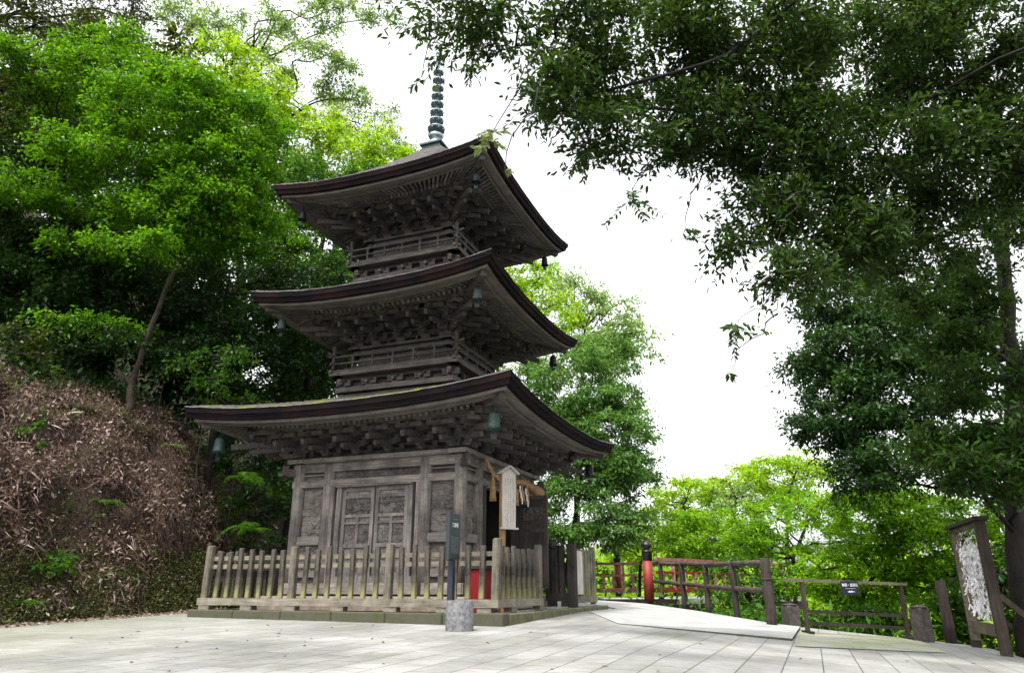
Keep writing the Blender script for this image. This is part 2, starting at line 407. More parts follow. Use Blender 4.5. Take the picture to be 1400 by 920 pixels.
def ground_z(x, y):
    z = -9.0
    for ob in (hillside, ground):
        ok, l, nn, i = ob.ray_cast(Vector((x, y, 80)), Vector((0, 0, -1)))
        if ok: z = max(z, l[2])
    return z
def curve_pts(a, b, n=6, wob=.08, sag=0.):
    a, b = np.array(a, float), np.array(b, float); L = np.linalg.norm(b-a)
    pts = [a+(b-a)*k/(n-1) for k in range(n)]
    for k in range(1, n-1):
        pts[k] = pts[k]+rng.normal(size=3)*wob*L*.5*math.sin(math.pi*k/(n-1)); pts[k][2] += sag*L*math.sin(math.pi*k/(n-1))
    return pts
def smooth(P, k=3):
    out = []; P = [np.array(p) for p in P]
    for i in range(len(P)-1):
        a, b, c, d = P[max(i-1, 0)], P[i], P[i+1], P[min(i+2, len(P)-1)]
        for j in range(k):
            t = j/k; out.append(.5*((2*b)+(-a+c)*t+(2*a-5*b+4*c-d)*t*t+(-a+3*b-3*c+d)*t**3))
    return out+[P[-1]]
def limb(mb, a, b, r0, r1, n=6, wob=.08, sag=0., seg=7):
    p = smooth(curve_pts(a, b, n, wob, sag), 3 if seg > 4 else 2); n = len(p); mb.tube(p, [r0+(r1-r0)*k/(n-1) for k in range(n)], seg, caps=False); return p

def tree(name, label, cat, trunk, r0, lobes, mat, leaf, ntw=12, nlf=9, group=None, bark='trunk', limbs=9,
         flat=.35, droop=.25, clr=.55, detailed=False, up=.8, twigs=True, jitter=.5, lmax=.09):
    """trunk: list of points; lobes: (px, py, depth, rx_px, ry_px, depth radius m, clumps)."""
    trunk = [np.array(t, float) for t in trunk]; gz = ground_z(trunk[0][0], trunk[0][1])
    if trunk[0][2] > gz+.05:
        trunk = [np.array([trunk[0][0], trunk[0][1], gz-.12])]+([trunk[0]*t_+np.array([trunk[0][0], trunk[0][1], gz])*(1-t_)+rng.normal(size=3)*(trunk[0][2]-gz)*.025 for t_ in (.3, .65)] if trunk[0][2] > gz+.6 else [])+([trunk[0]] if trunk[0][2] > gz+.4 else [])+trunk[1:]
    root = empty(name, tuple(trunk[0]), 0, label, cat, group)
    o0 = np.array(trunk[0], float)
    cs = []; tn = []
    for lb_ in lobes:
        if lb_[0] == 'W':                      # lobe given in world metres: centre, radii, clumps
            _, cx, cy, cz, ax_, ay_, az_, n = lb_
            q = unit(rng.normal(size=(n, 3)))*rng.uniform(.1, 1, (n, 1))**.5
            cs.append(np.array([cx, cy, cz])+q*np.array([ax_, ay_, az_])); tn.append(rng.uniform(-.2, .2, n)); continue
        px, py, Y, rx, ry, rd, n = lb_
        c0 = aty(px, py, Y); dep = c0[1]*cP+(c0[2]-CAMZ)*sP
        sx, sz = rx/F*dep, ry/F*dep
        q = rng.normal(size=(n, 3)); q = unit(q)*rng.uniform(.25, 1, (n, 1))**(1/2.2)
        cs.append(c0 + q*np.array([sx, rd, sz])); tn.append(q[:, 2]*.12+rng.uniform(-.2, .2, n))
    cs = np.concatenate(cs); tn = np.concatenate(tn)
    rad = clr*rng.uniform(.65, 1.25, len(cs))
    P, D, Nn, L, W, tint, (ta, tb) = sprays(cs, rad, ntw, nlf, leaf, flat, droop, jitter, cl_tint=tn, up=up)
    # wood
    mb = MB(); tp = [np.array(t, float) for t in trunk]
    rr = [r0*(1-.7*i/(len(tp)-1)) for i in range(len(tp))]
    # smooth trunk
    sm = []; sr = []
    for i in range(len(tp)-1):
        for k in range(5):
            t = k/5; sm.append(tp[i]*(1-t)+tp[i+1]*t+rng.normal(size=3)*r0*.12); sr.append(rr[i]*(1-t)+rr[i+1]*t)
    sm.append(tp[-1]); sr.append(rr[-1]); sr[0] *= 1.35
    mb.tube([p-o0 for p in sm], sr, 10)
    tr = mb.build('trunk', M[bark], root)
    # limbs : k-means like picking of clump centres
    ids = rng.choice(len(cs), min(limbs, len(cs)), replace=False)
    ends = cs[ids]; lm = MB(); paths = []
    for e in ends:
        dd = [np.linalg.norm(s-e)+max(0, s[2]-e[2])*1.5 for s in sm[len(sm)//4:]]
        j = int(np.argmin(dd))+len(sm)//4
        if j > len(sm)-1: j = len(sm)-1
        r = min(lmax, max(.02, sr[j]*.55))
        paths.append(limb(lm, sm[j]-o0, e-o0, r, .018, 7, .12, .05))
    allp = np.concatenate([np.array(p) for p in paths])+o0
    d0 = np.array([np.linalg.norm(allp-c, axis=1).min() for c in cs])
    for c in cs[np.argsort(d0)]:
        dd = np.linalg.norm(allp-c, axis=1); j = int(np.argmin(dd))
        if dd[j] < .05: continue
        pb = limb(lm, allp[j]-o0, c-o0, .011+.004*min(dd[j], 3), .007, 4, .18, .04, seg=4)
        allp = np.concatenate([allp, np.array(pb[2:])+o0])
    lm.build('limbs', M[bark], root)
    if twigs:
        tw = MB(); sel = rng.choice(len(ta), min(len(ta), 2500), replace=False)
        for j in sel: tw.tube([ta[j]-o0, tb[j]-o0], [.006, .002], 3, caps=False)
        tw.build('twigs', M[bark], root)
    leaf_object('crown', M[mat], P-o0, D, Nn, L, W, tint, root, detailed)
    return root
# ------------------------------------------------------------ ground, hillside, paving
PLAT = np.array([(-40, -12), (-40, 30), (-6, 24), (-2.5, 21.5), (1.5, 19.3), (3.3, 19.0), (4.3, 16.9), (4.75, 14.2),
                 (5.1, 14.1), (6.6, 13.0), (7.25, 12.65), (7.35, 11.7), (6.8, 10.2), (6.25, 9.0), (6.8, 6.5), (9.2, -12)], float)
def polydist(x, y, poly):
    """signed distance (negative inside), vectorised"""
    x = np.asarray(x, float); y = np.asarray(y, float); best = np.full(x.shape, 1e9); ins = np.zeros(x.shape, bool)
    n = len(poly)
    for i in range(n):
        a, b = poly[i], poly[(i+1) % n]; e = b-a
        t = np.clip(((x-a[0])*e[0]+(y-a[1])*e[1])/(e@e), 0, 1)
        best = np.minimum(best, np.hypot(x-a[0]-e[0]*t, y-a[1]-e[1]*t))
        cnd = ((a[1] > y) != (b[1] > y)) & (x < (b[0]-a[0])*(y-a[1])/(b[1]-a[1]+1e-12)+a[0]); ins ^= cnd
    return np.where(ins, -best, best)
FOOT = [(-9.5, -6), (-8.0, 2), (-7.2, 7), (-6.55, 10), (-5.55, 13.2), (-5.5, 15.3), (-5.9, 17.6), (-5.9, 20.5), (-5, 26), (-2, 36)]
def fnoise(x, y, z=0., o=4):
    return mnoise.fractal(Vector((x, y, z)), .9, 2.1, o)
def build_ground():
    def axis(lim, n, fine):
        t = np.linspace(-1, 1, n); return np.sign(t)*(np.sinh(abs(t)*5.2)/math.sinh(5.2))*lim
    gx = axis(500, 170, 0)+1; gy = axis(500, 170, 0)+12
    X, Y = np.meshgrid(gx, gy, indexing='ij')
    d = polydist(X, Y, PLAT)
    base = .05+.025*np.clip(Y-9.8, -20, 0)+.025*np.clip(Y-9.8, 0, 12)-.075*np.clip(X-1.2, 0, 7)
    t = np.clip(d/6, 0, 1); drop = -4.5*(t*t*(3-2*t))
    far = np.clip((np.hypot(X, Y)-60)/300, 0, 1)*10
    Z = base-.06+drop+far
    mb = MB(); pts = [(X[i, j], Y[i, j], Z[i, j]+(.25*fnoise(X[i, j]*.3, Y[i, j]*.3) if d[i, j] > .3 else -.02)) for i in range(170) for j in range(170)]
    mb.grid(pts, 170, 170, True); return tag(mb.build('ground', M['floor']), kind='structure')
ground = build_ground()
def pave_pts(poly, step, fn, ext=0):
    """sheet covering a polygon: grid clipped by keeping cells inside"""
    x0, y0 = poly.min(0); x1, y1 = poly.max(0)
    nx, ny = int((x1-x0)/step)+2, int((y1-y0)/step)+2
    return nx, ny
def sheet(name, poly, fn, mat, thick=0., step=.25):
    import bmesh
    bm = bmesh.new(); vs = [bm.verts.new((p[0], p[1], 0)) for p in poly]; bm.faces.new(vs)
    xs = np.arange(poly[:, 0].min()+step, poly[:, 0].max(), step); ys = np.arange(poly[:, 1].min()+step, poly[:, 1].max(), step)
    for x in xs: bmesh.ops.bisect_plane(bm, geom=bm.verts[:]+bm.edges[:]+bm.faces[:], plane_co=(x, 0, 0), plane_no=(1, 0, 0))
    for y in ys: bmesh.ops.bisect_plane(bm, geom=bm.verts[:]+bm.edges[:]+bm.faces[:], plane_co=(0, y, 0), plane_no=(0, 1, 0))
    bmesh.ops.recalc_face_normals(bm, faces=bm.faces[:])
    if bm.faces[0].normal.z < 0: bmesh.ops.reverse_faces(bm, faces=bm.faces[:])
    for v in bm.verts: v.co.z = fn(v.co.x, v.co.y)
    if thick:
        r = bmesh.ops.extrude_face_region(bm, geom=bm.faces[:])
        for e in r['geom']:
            if isinstance(e, bmesh.types.BMVert): e.co.z -= thick
        bmesh.ops.recalc_face_normals(bm, faces=bm.faces[:])
    me = bpy.data.meshes.new(name); bm.normal_update()
    for f in bm.faces: f.material_index = 1 if thick and abs(f.normal.z) < .5 else 0
    bm.to_mesh(me); bm.free(); me.materials.append(mat); me.materials.append(M['curb'])
    o = bpy.data.objects.new(name, me); C.objects.link(o); tag(o, kind='structure'); return o
PAVE = np.array([(-9.6, -6), (-8.05, 2), (-7.25, 7), (-6.6, 10), (-5.55, 13.2), (-4.2, 16.0), (1.0, 18.4), (3.2, 18.3), (3.9, 16.6), (4.55, 13.6),
                 (5.05, 13.9), (6.5, 12.8), (7.1, 12.5), (7.2, 11.7), (6.65, 10.2), (6.1, 9.0), (6.65, 6.5), (9, -6)], float)
sheet('pavement', PAVE, lambda x, y: zp(x, y), M['pave'], .1, .3)
a1, a2, a3 = hit(845, 853, zap), hit(1083, 874, zap), hit(1094, 857, zap)
APR = np.array([loc(2.7, 1.2, 0)[:2], a1[:2], a2[:2], a3[:2], (4.6, 13.3), (4.0, 16.8), (3.3, 19.1), (1.0, 19.0), loc(2.7, 3.2, 0)[:2]])
# keep counter-clockwise order
if sum(APR[i][0]*APR[(i+1) % len(APR)][1]-APR[(i+1) % len(APR)][0]*APR[i][1] for i in range(len(APR))) < 0: APR = APR[::-1]
sheet('path', APR, lambda x, y: zap(x, y)+.012, M['apron'], .16, .35)
m1, m2, m3, m4 = hit(1088, 884, zp), hit(1297, 893, zp), hit(1250, 873, zp), hit(1094, 864, zp)
sheet('mossy_strip', np.array([m1[:2], m2[:2], m3[:2], m4[:2]]), lambda x, y: zp(x, y)+.010, M['mossapron'], 0, .3)

FP = np.array(FOOT, float)
def foot_at(u):
    i = min(int(u), len(FP)-2); t = u-i
    def cr(a, b, c, d, t): return .5*((2*b)+(-a+c)*t+(2*a-5*b+4*c-d)*t*t+(-a+3*b-3*c+d)*t**3)
    g = lambda k: FP[max(0, min(len(FP)-1, k))]
    return cr(g(i-1), g(i), g(i+1), g(i+2), t)
def bank_h(d, u, x, y):
    top = 3.75+.35*max(0., min(1., 3.6-u)) if u < 4 else 3.75-.2*(u-4)
    dd = d
    s = min(1, dd/2.3); steep = top*(1-(1-s)**1.75)
    h = steep+max(0, dd-2.4)*.50+max(0, min(dd, 25)-6)*.35
    n = fnoise(x*.7, y*.7, h*.7, 6)
    return h+n*.42*min(1, dd/.8)
def hill_point(u, d):
    p = foot_at(u); n = np.array([-.94, .34]); q = p+n*d
    k = min(1, d/.6)
    off = fnoise(u*2.2, d*1.5, 3.3, 4)*.36*k
    q = q+n*off*(1 if d < 5 else 0)
    base = .05+gslope(min(22, p[1]))
    return np.array([q[0], q[1], base-.08+bank_h(d, u, q[0], q[1])])
def build_hill():
    us = np.concatenate([np.linspace(0, 2, 14)[:-1], np.linspace(2, 6, 130)[:-1], np.linspace(6, 9, 30)])
    ds = np.concatenate([np.linspace(0, 4, 80), np.geomspace(4.2, 60, 34)])
    pts = [hill_point(u, d) for u in us for d in ds]
    mb = MB(); mb.grid(pts, len(us), len(ds), True)
    o = mb.build('hillside', M['soil']); tag(o, kind='structure'); return o
hillside = build_hill()
bpy.context.view_layer.update()
# ------------------------------------------------------------ the pagoda
PZ = 0.20
pagoda = empty('pagoda', (PX, PY, PZ), TH, 'three storey weathered wooden pagoda with curved bark roofs and a metal spire', 'pagoda')
def prt(mb, name, mat, rz=0, parent=None, loc=(0, 0, 0)): return mb.build(name, mat, parent or pagoda, loc, rz)
ST = [dict(W=2.85, H=3.32, B=1.5, wt=2.47, z0=.35, U=.17, up=3.56, uw=1.05, fan=False),
      dict(W=2.31, H=5.49, B=.92, wt=4.66, z0=4.05, U=.18, up=5.78, uw=.95, fan=False),
      dict(W=2.20, H=7.70, B=.84, wt=6.86, z0=6.25, U=.18, up=9.10, uw=.16, fan=True)]
def lift(s, st): return st['U']*(abs(s)**2.4-1)
def bulge(s): return 1+.012*abs(s)**6
SS = np.sign(np.linspace(-1, 1, 65))*np.abs(np.linspace(-1, 1, 65))**.85
def ribbon(st, prof, jit=0):
    """sweep a profile [(inset, dz)] along one side (facing -y)."""
    P = []
    for s in SS:
        for (ins, dz) in prof:
            D = st['W']-ins; k = bulge(s)
            j = mnoise.noise(Vector((s*23, ins*9, st['H'])))*jit
            P.append((s*D*k, -D*k, st['H']-PZ+lift(s, st)*(1-min(1, max(0, ins)/(st['W']-st['B'])*.75))+dz+j))
    mb = MB(); mb.grid(P, len(SS), len(prof)); return mb
def soffit_z(st, D, s):            # underside of the rafters' boarding
    W, B = st['W'], st['B']; ins = W-D
    l = lift(s, st)*(1-min(1, ins/(W-B)*.75))
    return st['H']-PZ+l-.235+.10*max(0, min(ins, .75)-.2)+.30*max(0, ins-.75)
def dup_sides(o, n=4):
    out = [o]
    for k in range(1, n):
        c = o.copy(); C.objects.link(c); c.rotation_euler = (0, 0, o.rotation_euler[2]+k*math.pi/2); c.parent = o.parent; out.append(c)
        for ch in o.children:
            g = ch.copy(); C.objects.link(g); g.parent = c
    return out
for si, st in enumerate(ST):
    W, B, H = st['W'], st['B'], st['H']
    # roof top surface with stepped courses
    prof = [(0, -.012), (.012, .0)]; n = 26; rise = st['up']-H+st['U']
    for k in range(1, n+1):
        t = k/n; ins = .02+(W-st['uw']-.02)*t
        z = rise*(.50*t+.50*t**2.1)+lift(0, st)*0
        prof.append((ins, z)); prof.append((ins+.002, z+.022))
    o = prt(ribbon(st, prof, .012), 'roof', M['shingle_mossy' if si == 0 else 'shingle']); o.rotation_euler[2] = 0; dup_sides(o)
    # thick dark bark edge, leaning inwards, in two lips
    o = prt(ribbon(st, [(.0, -.012), (.012, -.045), (.02, -.10), (.035, -.105), (.055, -.165), (.06, -.185), (.14, -.20), (.15, -.19)], .004), 'eave_edge', M['fascia']); dup_sides(o)
    # pale wooden eave board
    o = prt(ribbon(st, [(.12, -.17), (.125, -.24), (.29, -.225), (.29, -.16)]), 'eave_board', M['eave_board']); dup_sides(o)
    o = prt(ribbon(st, [(.28, -.17), (.285, -.272), (.325, -.275), (.325, -.19)]), 'eave_beam', M['eave_board']); dup_sides(o)
    # boarding over the rafters
    P = []; nd = 14
    for s in SS:
        for k in range(nd):
            D = W-.19-(W-.19-B)*k/(nd-1); P.append((s*D, -D, soffit_z(st, D, s)+.045))
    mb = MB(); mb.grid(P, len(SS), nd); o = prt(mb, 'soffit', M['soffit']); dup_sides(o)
    # rafters in two tiers
    for name, D0, D1, dz, rw, rh in (('flying_rafters', W-.30, W-.80, -.012, .042, .060), ('base_rafters', W-.66, B+.02, -.055, .048, .066)):
        mb = MB(); pitch = .098; nr = int(2*(W-.25)/pitch)
        for i in range(nr+1):
            l0 = -(W-.25)+2*(W-.25)*i/nr
            if st['fan']:
                s = l0/(W-.25); a = (s*D0, -D0); b = (s*D1, -D1)
            else:
                d1 = max(D1, abs(l0)+.03)
                if d1 >= D0-.05: continue
                a = (l0, -D0); b = (l0, -d1)
            za = soffit_z(st, -a[1], a[0]/D0)+dz; zb = soffit_z(st, -b[1], b[0]/-b[1])+dz
            mb.beam((a[0], a[1], za), (b[0], b[1], zb), rw, rh)
        o = prt(mb, name, M['rafter']); dup_sides(o)
    # board between tiers, with a small dentil line, and the outer purlin
    P = []
    for s in SS:
        for (ins, dz) in ((.69, -.055), (.695, .0), (.75, .0), (.75, -.055)):
            D = W-ins; P.append((s*D, -D, soffit_z(st, D, s)+dz))
    mb = MB(); mb.grid(P, len(SS), 4); o = prt(mb, 'tier_board', M['wood_h']); dup_sides(o)
    # hip rafters
    mb = MB()
    for q0, q1, w_, h_ in ((W-.18, W-.85, .10, .13), (W-.70, B, .13, .15)):
        mb.beam((-q0, -q0, soffit_z(st, q0, 1)-.05), (-q1, -q1, soffit_z(st, q1, 1)-.08), w_, h_)
    o = prt(mb, 'hip_rafter', M['wood_out']); dup_sides(o)
    # bracket complexes: wall top to purlin
    wt = st['wt']-PZ; Dp = B+.62 if si == 0 else B+.56; zp_ = soffit_z(st, Dp, 0)-.12
    hh = zp_-wt; stepo = (Dp-B)/3; stepz = hh/3.6
    def bracket(diag=False):
        mb = MB(); k = 1.414 if diag else 1.0
        def blk(x, y, z, w=.095): mb.box((x, y, z), (w, w*(k if diag else 1), .062)); mb.box((x, y, z-.042), (w*.68, w*.68, .024))
        mb.box((0, 0, .05), (.17, .17, .09)); mb.box((0, 0, -.01), (.12, .12, .04))
        for t in range(3):
            z = .10+stepz*(t+.35); y = -stepo*(t+1)*k; yp = -stepo*t*k
            mb.box((0, (y+.03)/2, z), (.065, -(y)+.10, .075))                       # arm outward
            mb.box((0, y-.06, z+.012), (.06, .06, .05))
            if not diag or True:
                L = .40+.03*t; mb.box((0, yp, z+.004), (L, .06, .07)); mb.box((0, yp, z-.035), (L*.7, .055, .03))
                for x in (-L/2+.05, 0, L/2-.05): blk(x, yp, z+stepz*.62)
            blk(0, y, z+stepz*.62)
        # tail rafter sloping down and out
        mb.beam((0, .1, hh*.98), (0, -(stepo*3+.20)*k, hh*.50), .062, .085)
        mb.beam((0, .1, hh*.76), (0, -(stepo*2+.20)*k, hh*.36), .055, .07)
        L = .46; mb.box((0, -stepo*3*k, hh-.05), (L, .06, .06))
        for x in (-L/2+.05, 0, L/2-.05): blk(x, -stepo*3*k, hh+.0, .085)
        return mb
    bx = [-.56*B*k for k in (-1, 1)] if si else [-.9, .9]
    xs = ([-.9, -.3, .3, .9] if si == 0 else [-B*.55, 0, B*.55] )
    proto = None
    for side in range(4):
        ang = side*math.pi/2; ca, sa = math.cos(ang), math.sin(ang)
        for x in xs+[-B+.06]:
            X_, Y_ = x, -B
            px_, py_ = X_*ca-Y_*sa, X_*sa+Y_*ca
            if proto is None:
                o = prt(bracket(), 'bracket_cluster', M['wood_v'], ang, None, (px_, py_, wt)); proto = o
            else:
                o = proto.copy(); C.objects.link(o); o.location = (px_, py_, wt); o.rotation_euler = (0, 0, ang)
            if x == -B+.06:
                o2 = proto.copy(); C.objects.link(o2); xx, yy = B-.06, -B
                o2.location = (xx*ca-yy*sa, xx*sa+yy*ca, wt); o2.rotation_euler = (0, 0, ang)
        xx, yy = -B, -B
        if side == 0:
            dg = prt(bracket(True), 'corner_bracket', M['wood_v'], ang-math.pi/4, None, (xx*ca-yy*sa, xx*sa+yy*ca, wt))
        else:
            o = dg.copy(); C.objects.link(o); o.location = (xx*ca-yy*sa, xx*sa+yy*ca, wt); o.rotation_euler = (0, 0, ang-math.pi/4)
    # long beams joining the bracket steps and sloped panels between
    mb = MB()
    for t in range(1, 4):
        D = B+stepo*t; z = wt+.10+stepz*(t+.35); mb.box((0, -D, z+stepz*.9), (2*D+.25, .07, .075))
    mb.box((0, -Dp, wt+hh+.055), (2*Dp+.3, .11, .10))
    for t in range(3): mb.box((0, -B+.02, wt+.12+hh*.30*t), (2*B+.1, .06, .07))
    o = prt(mb, 'bracket_beams', M['wood_h']); dup_sides(o)
    mb = MB(); mb.box((0, -B+.05, wt+hh/2+.08), (2*B-.12, .03, hh+.22))
    P = [(-B, -B, wt+hh*.55), (B, -B, wt+hh*.55), (Dp, -Dp, wt+hh+.06), (-Dp, -Dp, wt+hh+.06)]
    mb.add(P, [(0, 1, 2, 3)])
    o = prt(mb, 'bracket_backing', M['soffit']); dup_sides(o)  # backing in the soffit tone: shade behind the brackets is painted in

# carved relief panel as real relief: grid heights from petals, leaves and stems
def relief(mb, x0, x1, z0, z1, y, seed, depth=.03, n=44, flowers=2, dens=1.0, side=1):
    rr = random.Random(seed); w_, h_ = x1-x0, z1-z0
    nx = max(8, int(n*min(1, w_/max(h_, 1e-3)) if w_ < h_ else n)); nz = max(8, int(nx*h_/w_)) if w_ >= h_ else n
    gx = np.linspace(x0, x1, nx); gz = np.linspace(z0, z1, nz); XX, ZZ = np.meshgrid(gx, gz, indexing='ij')
    Hh = np.zeros_like(XX); sc_ = min(w_, h_)
    for f in range(flowers):
        cx, cz = x0+w_*(f+.5+rr.uniform(-.15, .15))/flowers, rr.uniform(z0+h_*.3, z1-h_*.3); r = sc_*rr.uniform(.24, .34)
        d = np.hypot(XX-cx, ZZ-cz)/r; a = np.arctan2(ZZ-cz, XX-cx)
        Hh = np.maximum(Hh, np.where(d < 1, (.55+.45*np.cos(a*9))*(1-d**3)*1.0, 0)); Hh = np.maximum(Hh, np.where(d < .25, 1.1, 0))
    for k in range(int(26*dens*max(1, (w_*h_)/(sc_*sc_)*.7))):
        cx, cz = rr.uniform(x0, x1), rr.uniform(z0, z1); an = rr.uniform(0, 6.28); L = sc_*rr.uniform(.10, .22); q = L*rr.uniform(.3, .5)
        u = (XX-cx)*math.cos(an)+(ZZ-cz)*math.sin(an); v = -(XX-cx)*math.sin(an)+(ZZ-cz)*math.cos(an)+u*u/L*.4
        e = 1-(u/L)**2-(v/q)**2; Hh = np.maximum(Hh, np.where(e > 0, np.sqrt(np.maximum(e, 0))*(.55+.4*np.minimum(1, abs(v)/q*2)), 0))
    P = [(XX[i, j], y-side*Hh[i, j]*depth, ZZ[i, j]) for i in range(nx) for j in range(nz)]
    if side < 0: P = P
    mb.grid(P, nx, nz)
zz = lambda z: z-PZ
# plinth, floor, sills
mb = MB(); mb.cbox((0, 0, .09), (3.7, 3.7, .20), .03); prt(mb, 'plinth', M['plinth'])
for side in range(4):
    rz = side*math.pi/2
    mb = MB()
    mb.box((0, -1.51, zz(2.51)), (3.36, .30, .07)); mb.box((0, -1.50, zz(2.40)), (3.2, .13, .145))     # top plate, head beam
    mb.box((0, -1.53, zz(2.135)), (3.2, .10, .11)); mb.box((0, -1.50, zz(.50)), (3.24, .20, .16))
    mb.box((0, -1.55, zz(2.07)), (1.42, .12, .03))
    for sx in (-1, 1):
        mb.box((sx*1.2, -1.52, zz(1.23)), (.5, .08, .13)); mb.box((sx*1.2, -1.52, zz(2.28)), (.5, .04, .02)); mb.box((sx*1.2, -1.52, zz(.72)), (.5, .07, .10))
    prt(mb, 'wall_beams', M['wall_h'], rz)
    # wall skin
    mb = MB()
    for sx in (-1, 1): mb.box((sx*1.18, -1.46, zz(1.45)), (.62, .03, 1.95))
    mb.box((0, -1.46, zz(2.3)), (1.8, .03, .3)); mb.box((0, -1.46, zz(.5)), (1.8, .03, .2))
    prt(mb, 'wall_panel', M['wall_v'], rz)
    mb = MB()
    for sx in (-1, 1):
        relief(mb, sx*1.2-.2, sx*1.2+.2, zz(1.33), zz(2.05), -1.480, 11+sx+side*7, .030, 46, 1, 1.3)
        relief(mb, sx*1.2-.2, sx*1.2+.2, zz(2.19), zz(2.32), -1.480, 31+sx+side*7, .020, 40, 1, .6)
        relief(mb, sx*1.2-.2, sx*1.2+.2, zz(.80), zz(1.14), -1.480, 51+sx+side*7, .022, 36, 1, .8)
    relief(mb, -.78, .78, zz(2.195), zz(2.325), -1.483, 77+side, .022, 90, 3, 1.0)
    prt(mb, 'carved_panel', M['carved'], rz)
    if side != 1:                     # closed pair of carved doors (the right side stands open)
        mb = MB()
        for x in (-.66, .66, -.80, .80): mb.box((x, -1.515, zz(1.33)), (.085, .10, 1.55))
        mb.box((0, -1.53, zz(.63)), (1.5, .12, .10)); prt(mb, 'door_frame', M['wall_v'], rz)
        for sx in (-1, 1):
            mb = MB(); x0, x1 = (.015, .605) if sx > 0 else (-.605, -.015); xm = (x0+x1)/2
            mb.box((xm, -1.475, zz(1.36)), (x1-x0, .02, 1.38))
            for x in (x0+.03, x1-.03): mb.box((x, -1.50, zz(1.36)), (.06, .05, 1.38))
            for z, hh_ in ((2.02, .06), (1.905, .055), (1.60, .05), (1.49, .035), (1.14, .06), (.98, .05), (.70, .06)): mb.box((xm, -1.498, zz(z)), (x1-x0-.12, .044, hh_))
            mb.box((xm, -1.497, zz(1.37)), (.05, .042, .44)); mb.box((xm, -1.497, zz(.84)), (.05, .042, .24))
            d = prt(mb, 'door', M['wall_v'], rz)
            mb = MB(); relief(mb, x0+.06, x1-.06, zz(1.63), zz(1.875), -1.487, 5+sx+side, .045, 64, 2, 1.2)
            for xx in (x0+.06, xm+.025): relief(mb, xx, xx+.21, zz(1.17), zz(1.47), -1.487, 9+sx+int(xx*10)+side, .02, 26, 1, .5)
            mb.build('carving', M['carved'], d)
    else:
        mb = MB()
        for x in (-.72, .72): mb.box((x, -1.515, zz(1.33)), (.10, .11, 1.55))
        mb.box((0, -1.53, zz(.60)), (1.5, .14, .12)); prt(mb, 'door_frame', M['darkwood'], rz)
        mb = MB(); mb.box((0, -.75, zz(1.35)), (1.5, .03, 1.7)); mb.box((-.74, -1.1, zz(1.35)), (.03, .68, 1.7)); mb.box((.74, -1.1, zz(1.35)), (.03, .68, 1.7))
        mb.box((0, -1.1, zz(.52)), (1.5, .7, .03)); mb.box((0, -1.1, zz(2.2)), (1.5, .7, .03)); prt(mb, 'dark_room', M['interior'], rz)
# round pillars
mb = MB(); mb.lathe([(.105, 0), (.105, 1.7), (.10, 2.1)], n=20); pil = None
spots = []
for a in (-1.5, 1.5):
    for b in (-1.5, -.9, .9, 1.5): spots += [(a, b), (b, a)]
for k, (x, y) in enumerate(sorted(set(spots))):
    if pil is None: pil = prt(mb, 'pillar', M['wall_v'], 0, None, (x, y, .14))
    else: o = pil.copy(); C.objects.link(o); o.location = (x, y, .14)
# beast-shaped beam ends at the corners
for k in range(4):
    a = k*math.pi/2+math.pi/4*5; mb = MB()
    mb.box((1.5*1.414+.12, 0, zz(2.33)), (.26, .10, .12)); mb.box((1.5*1.414+.26, 0, zz(2.37)), (.10, .085, .15)); mb.box((1.5*1.414+.33, 0, zz(2.30)), (.08, .06, .06))
    prt(mb, 'beam_end', M['wood_out'], a)
# open door leaf on the right side, standing square to the wall
mb = MB(); o = empty('door', (0, 0, 0)); o.parent = pagoda
bpy.data.objects.remove(o)
yl = .68
r1 = onplane(748, 678, 'y', yl); xe = r1[0]; zt, zb = zz(2.06), zz(.50)
mb.box(((1.60+xe)/2, yl, (zt+zb)/2), (xe-1.60, .03, zt-zb))
for x in (1.63, xe-.03): mb.box((x, yl, (zt+zb)/2), (.065, .055, zt-zb))
for z in (zt-.03, zt-.16, zt-.46, zt-.60, zb+.38, zb+.03): mb.box(((1.60+xe)/2, yl, z), (xe-1.6-.1, .05, .06))
mb.box(((1.60+xe)/2, yl, (zb+zt)/2-.2), (.05, .048, .7))
dl = prt(mb, 'door', M['darkwood']); tag(dl, 'open door leaf standing out from the right face')
mb = MB(); relief(mb, 1.68, xe-.07, zt-.42, zt-.20, yl-.02, 99, .03, 40, 2, 1.2); mb.build('carving', M['wood_v'], dl)
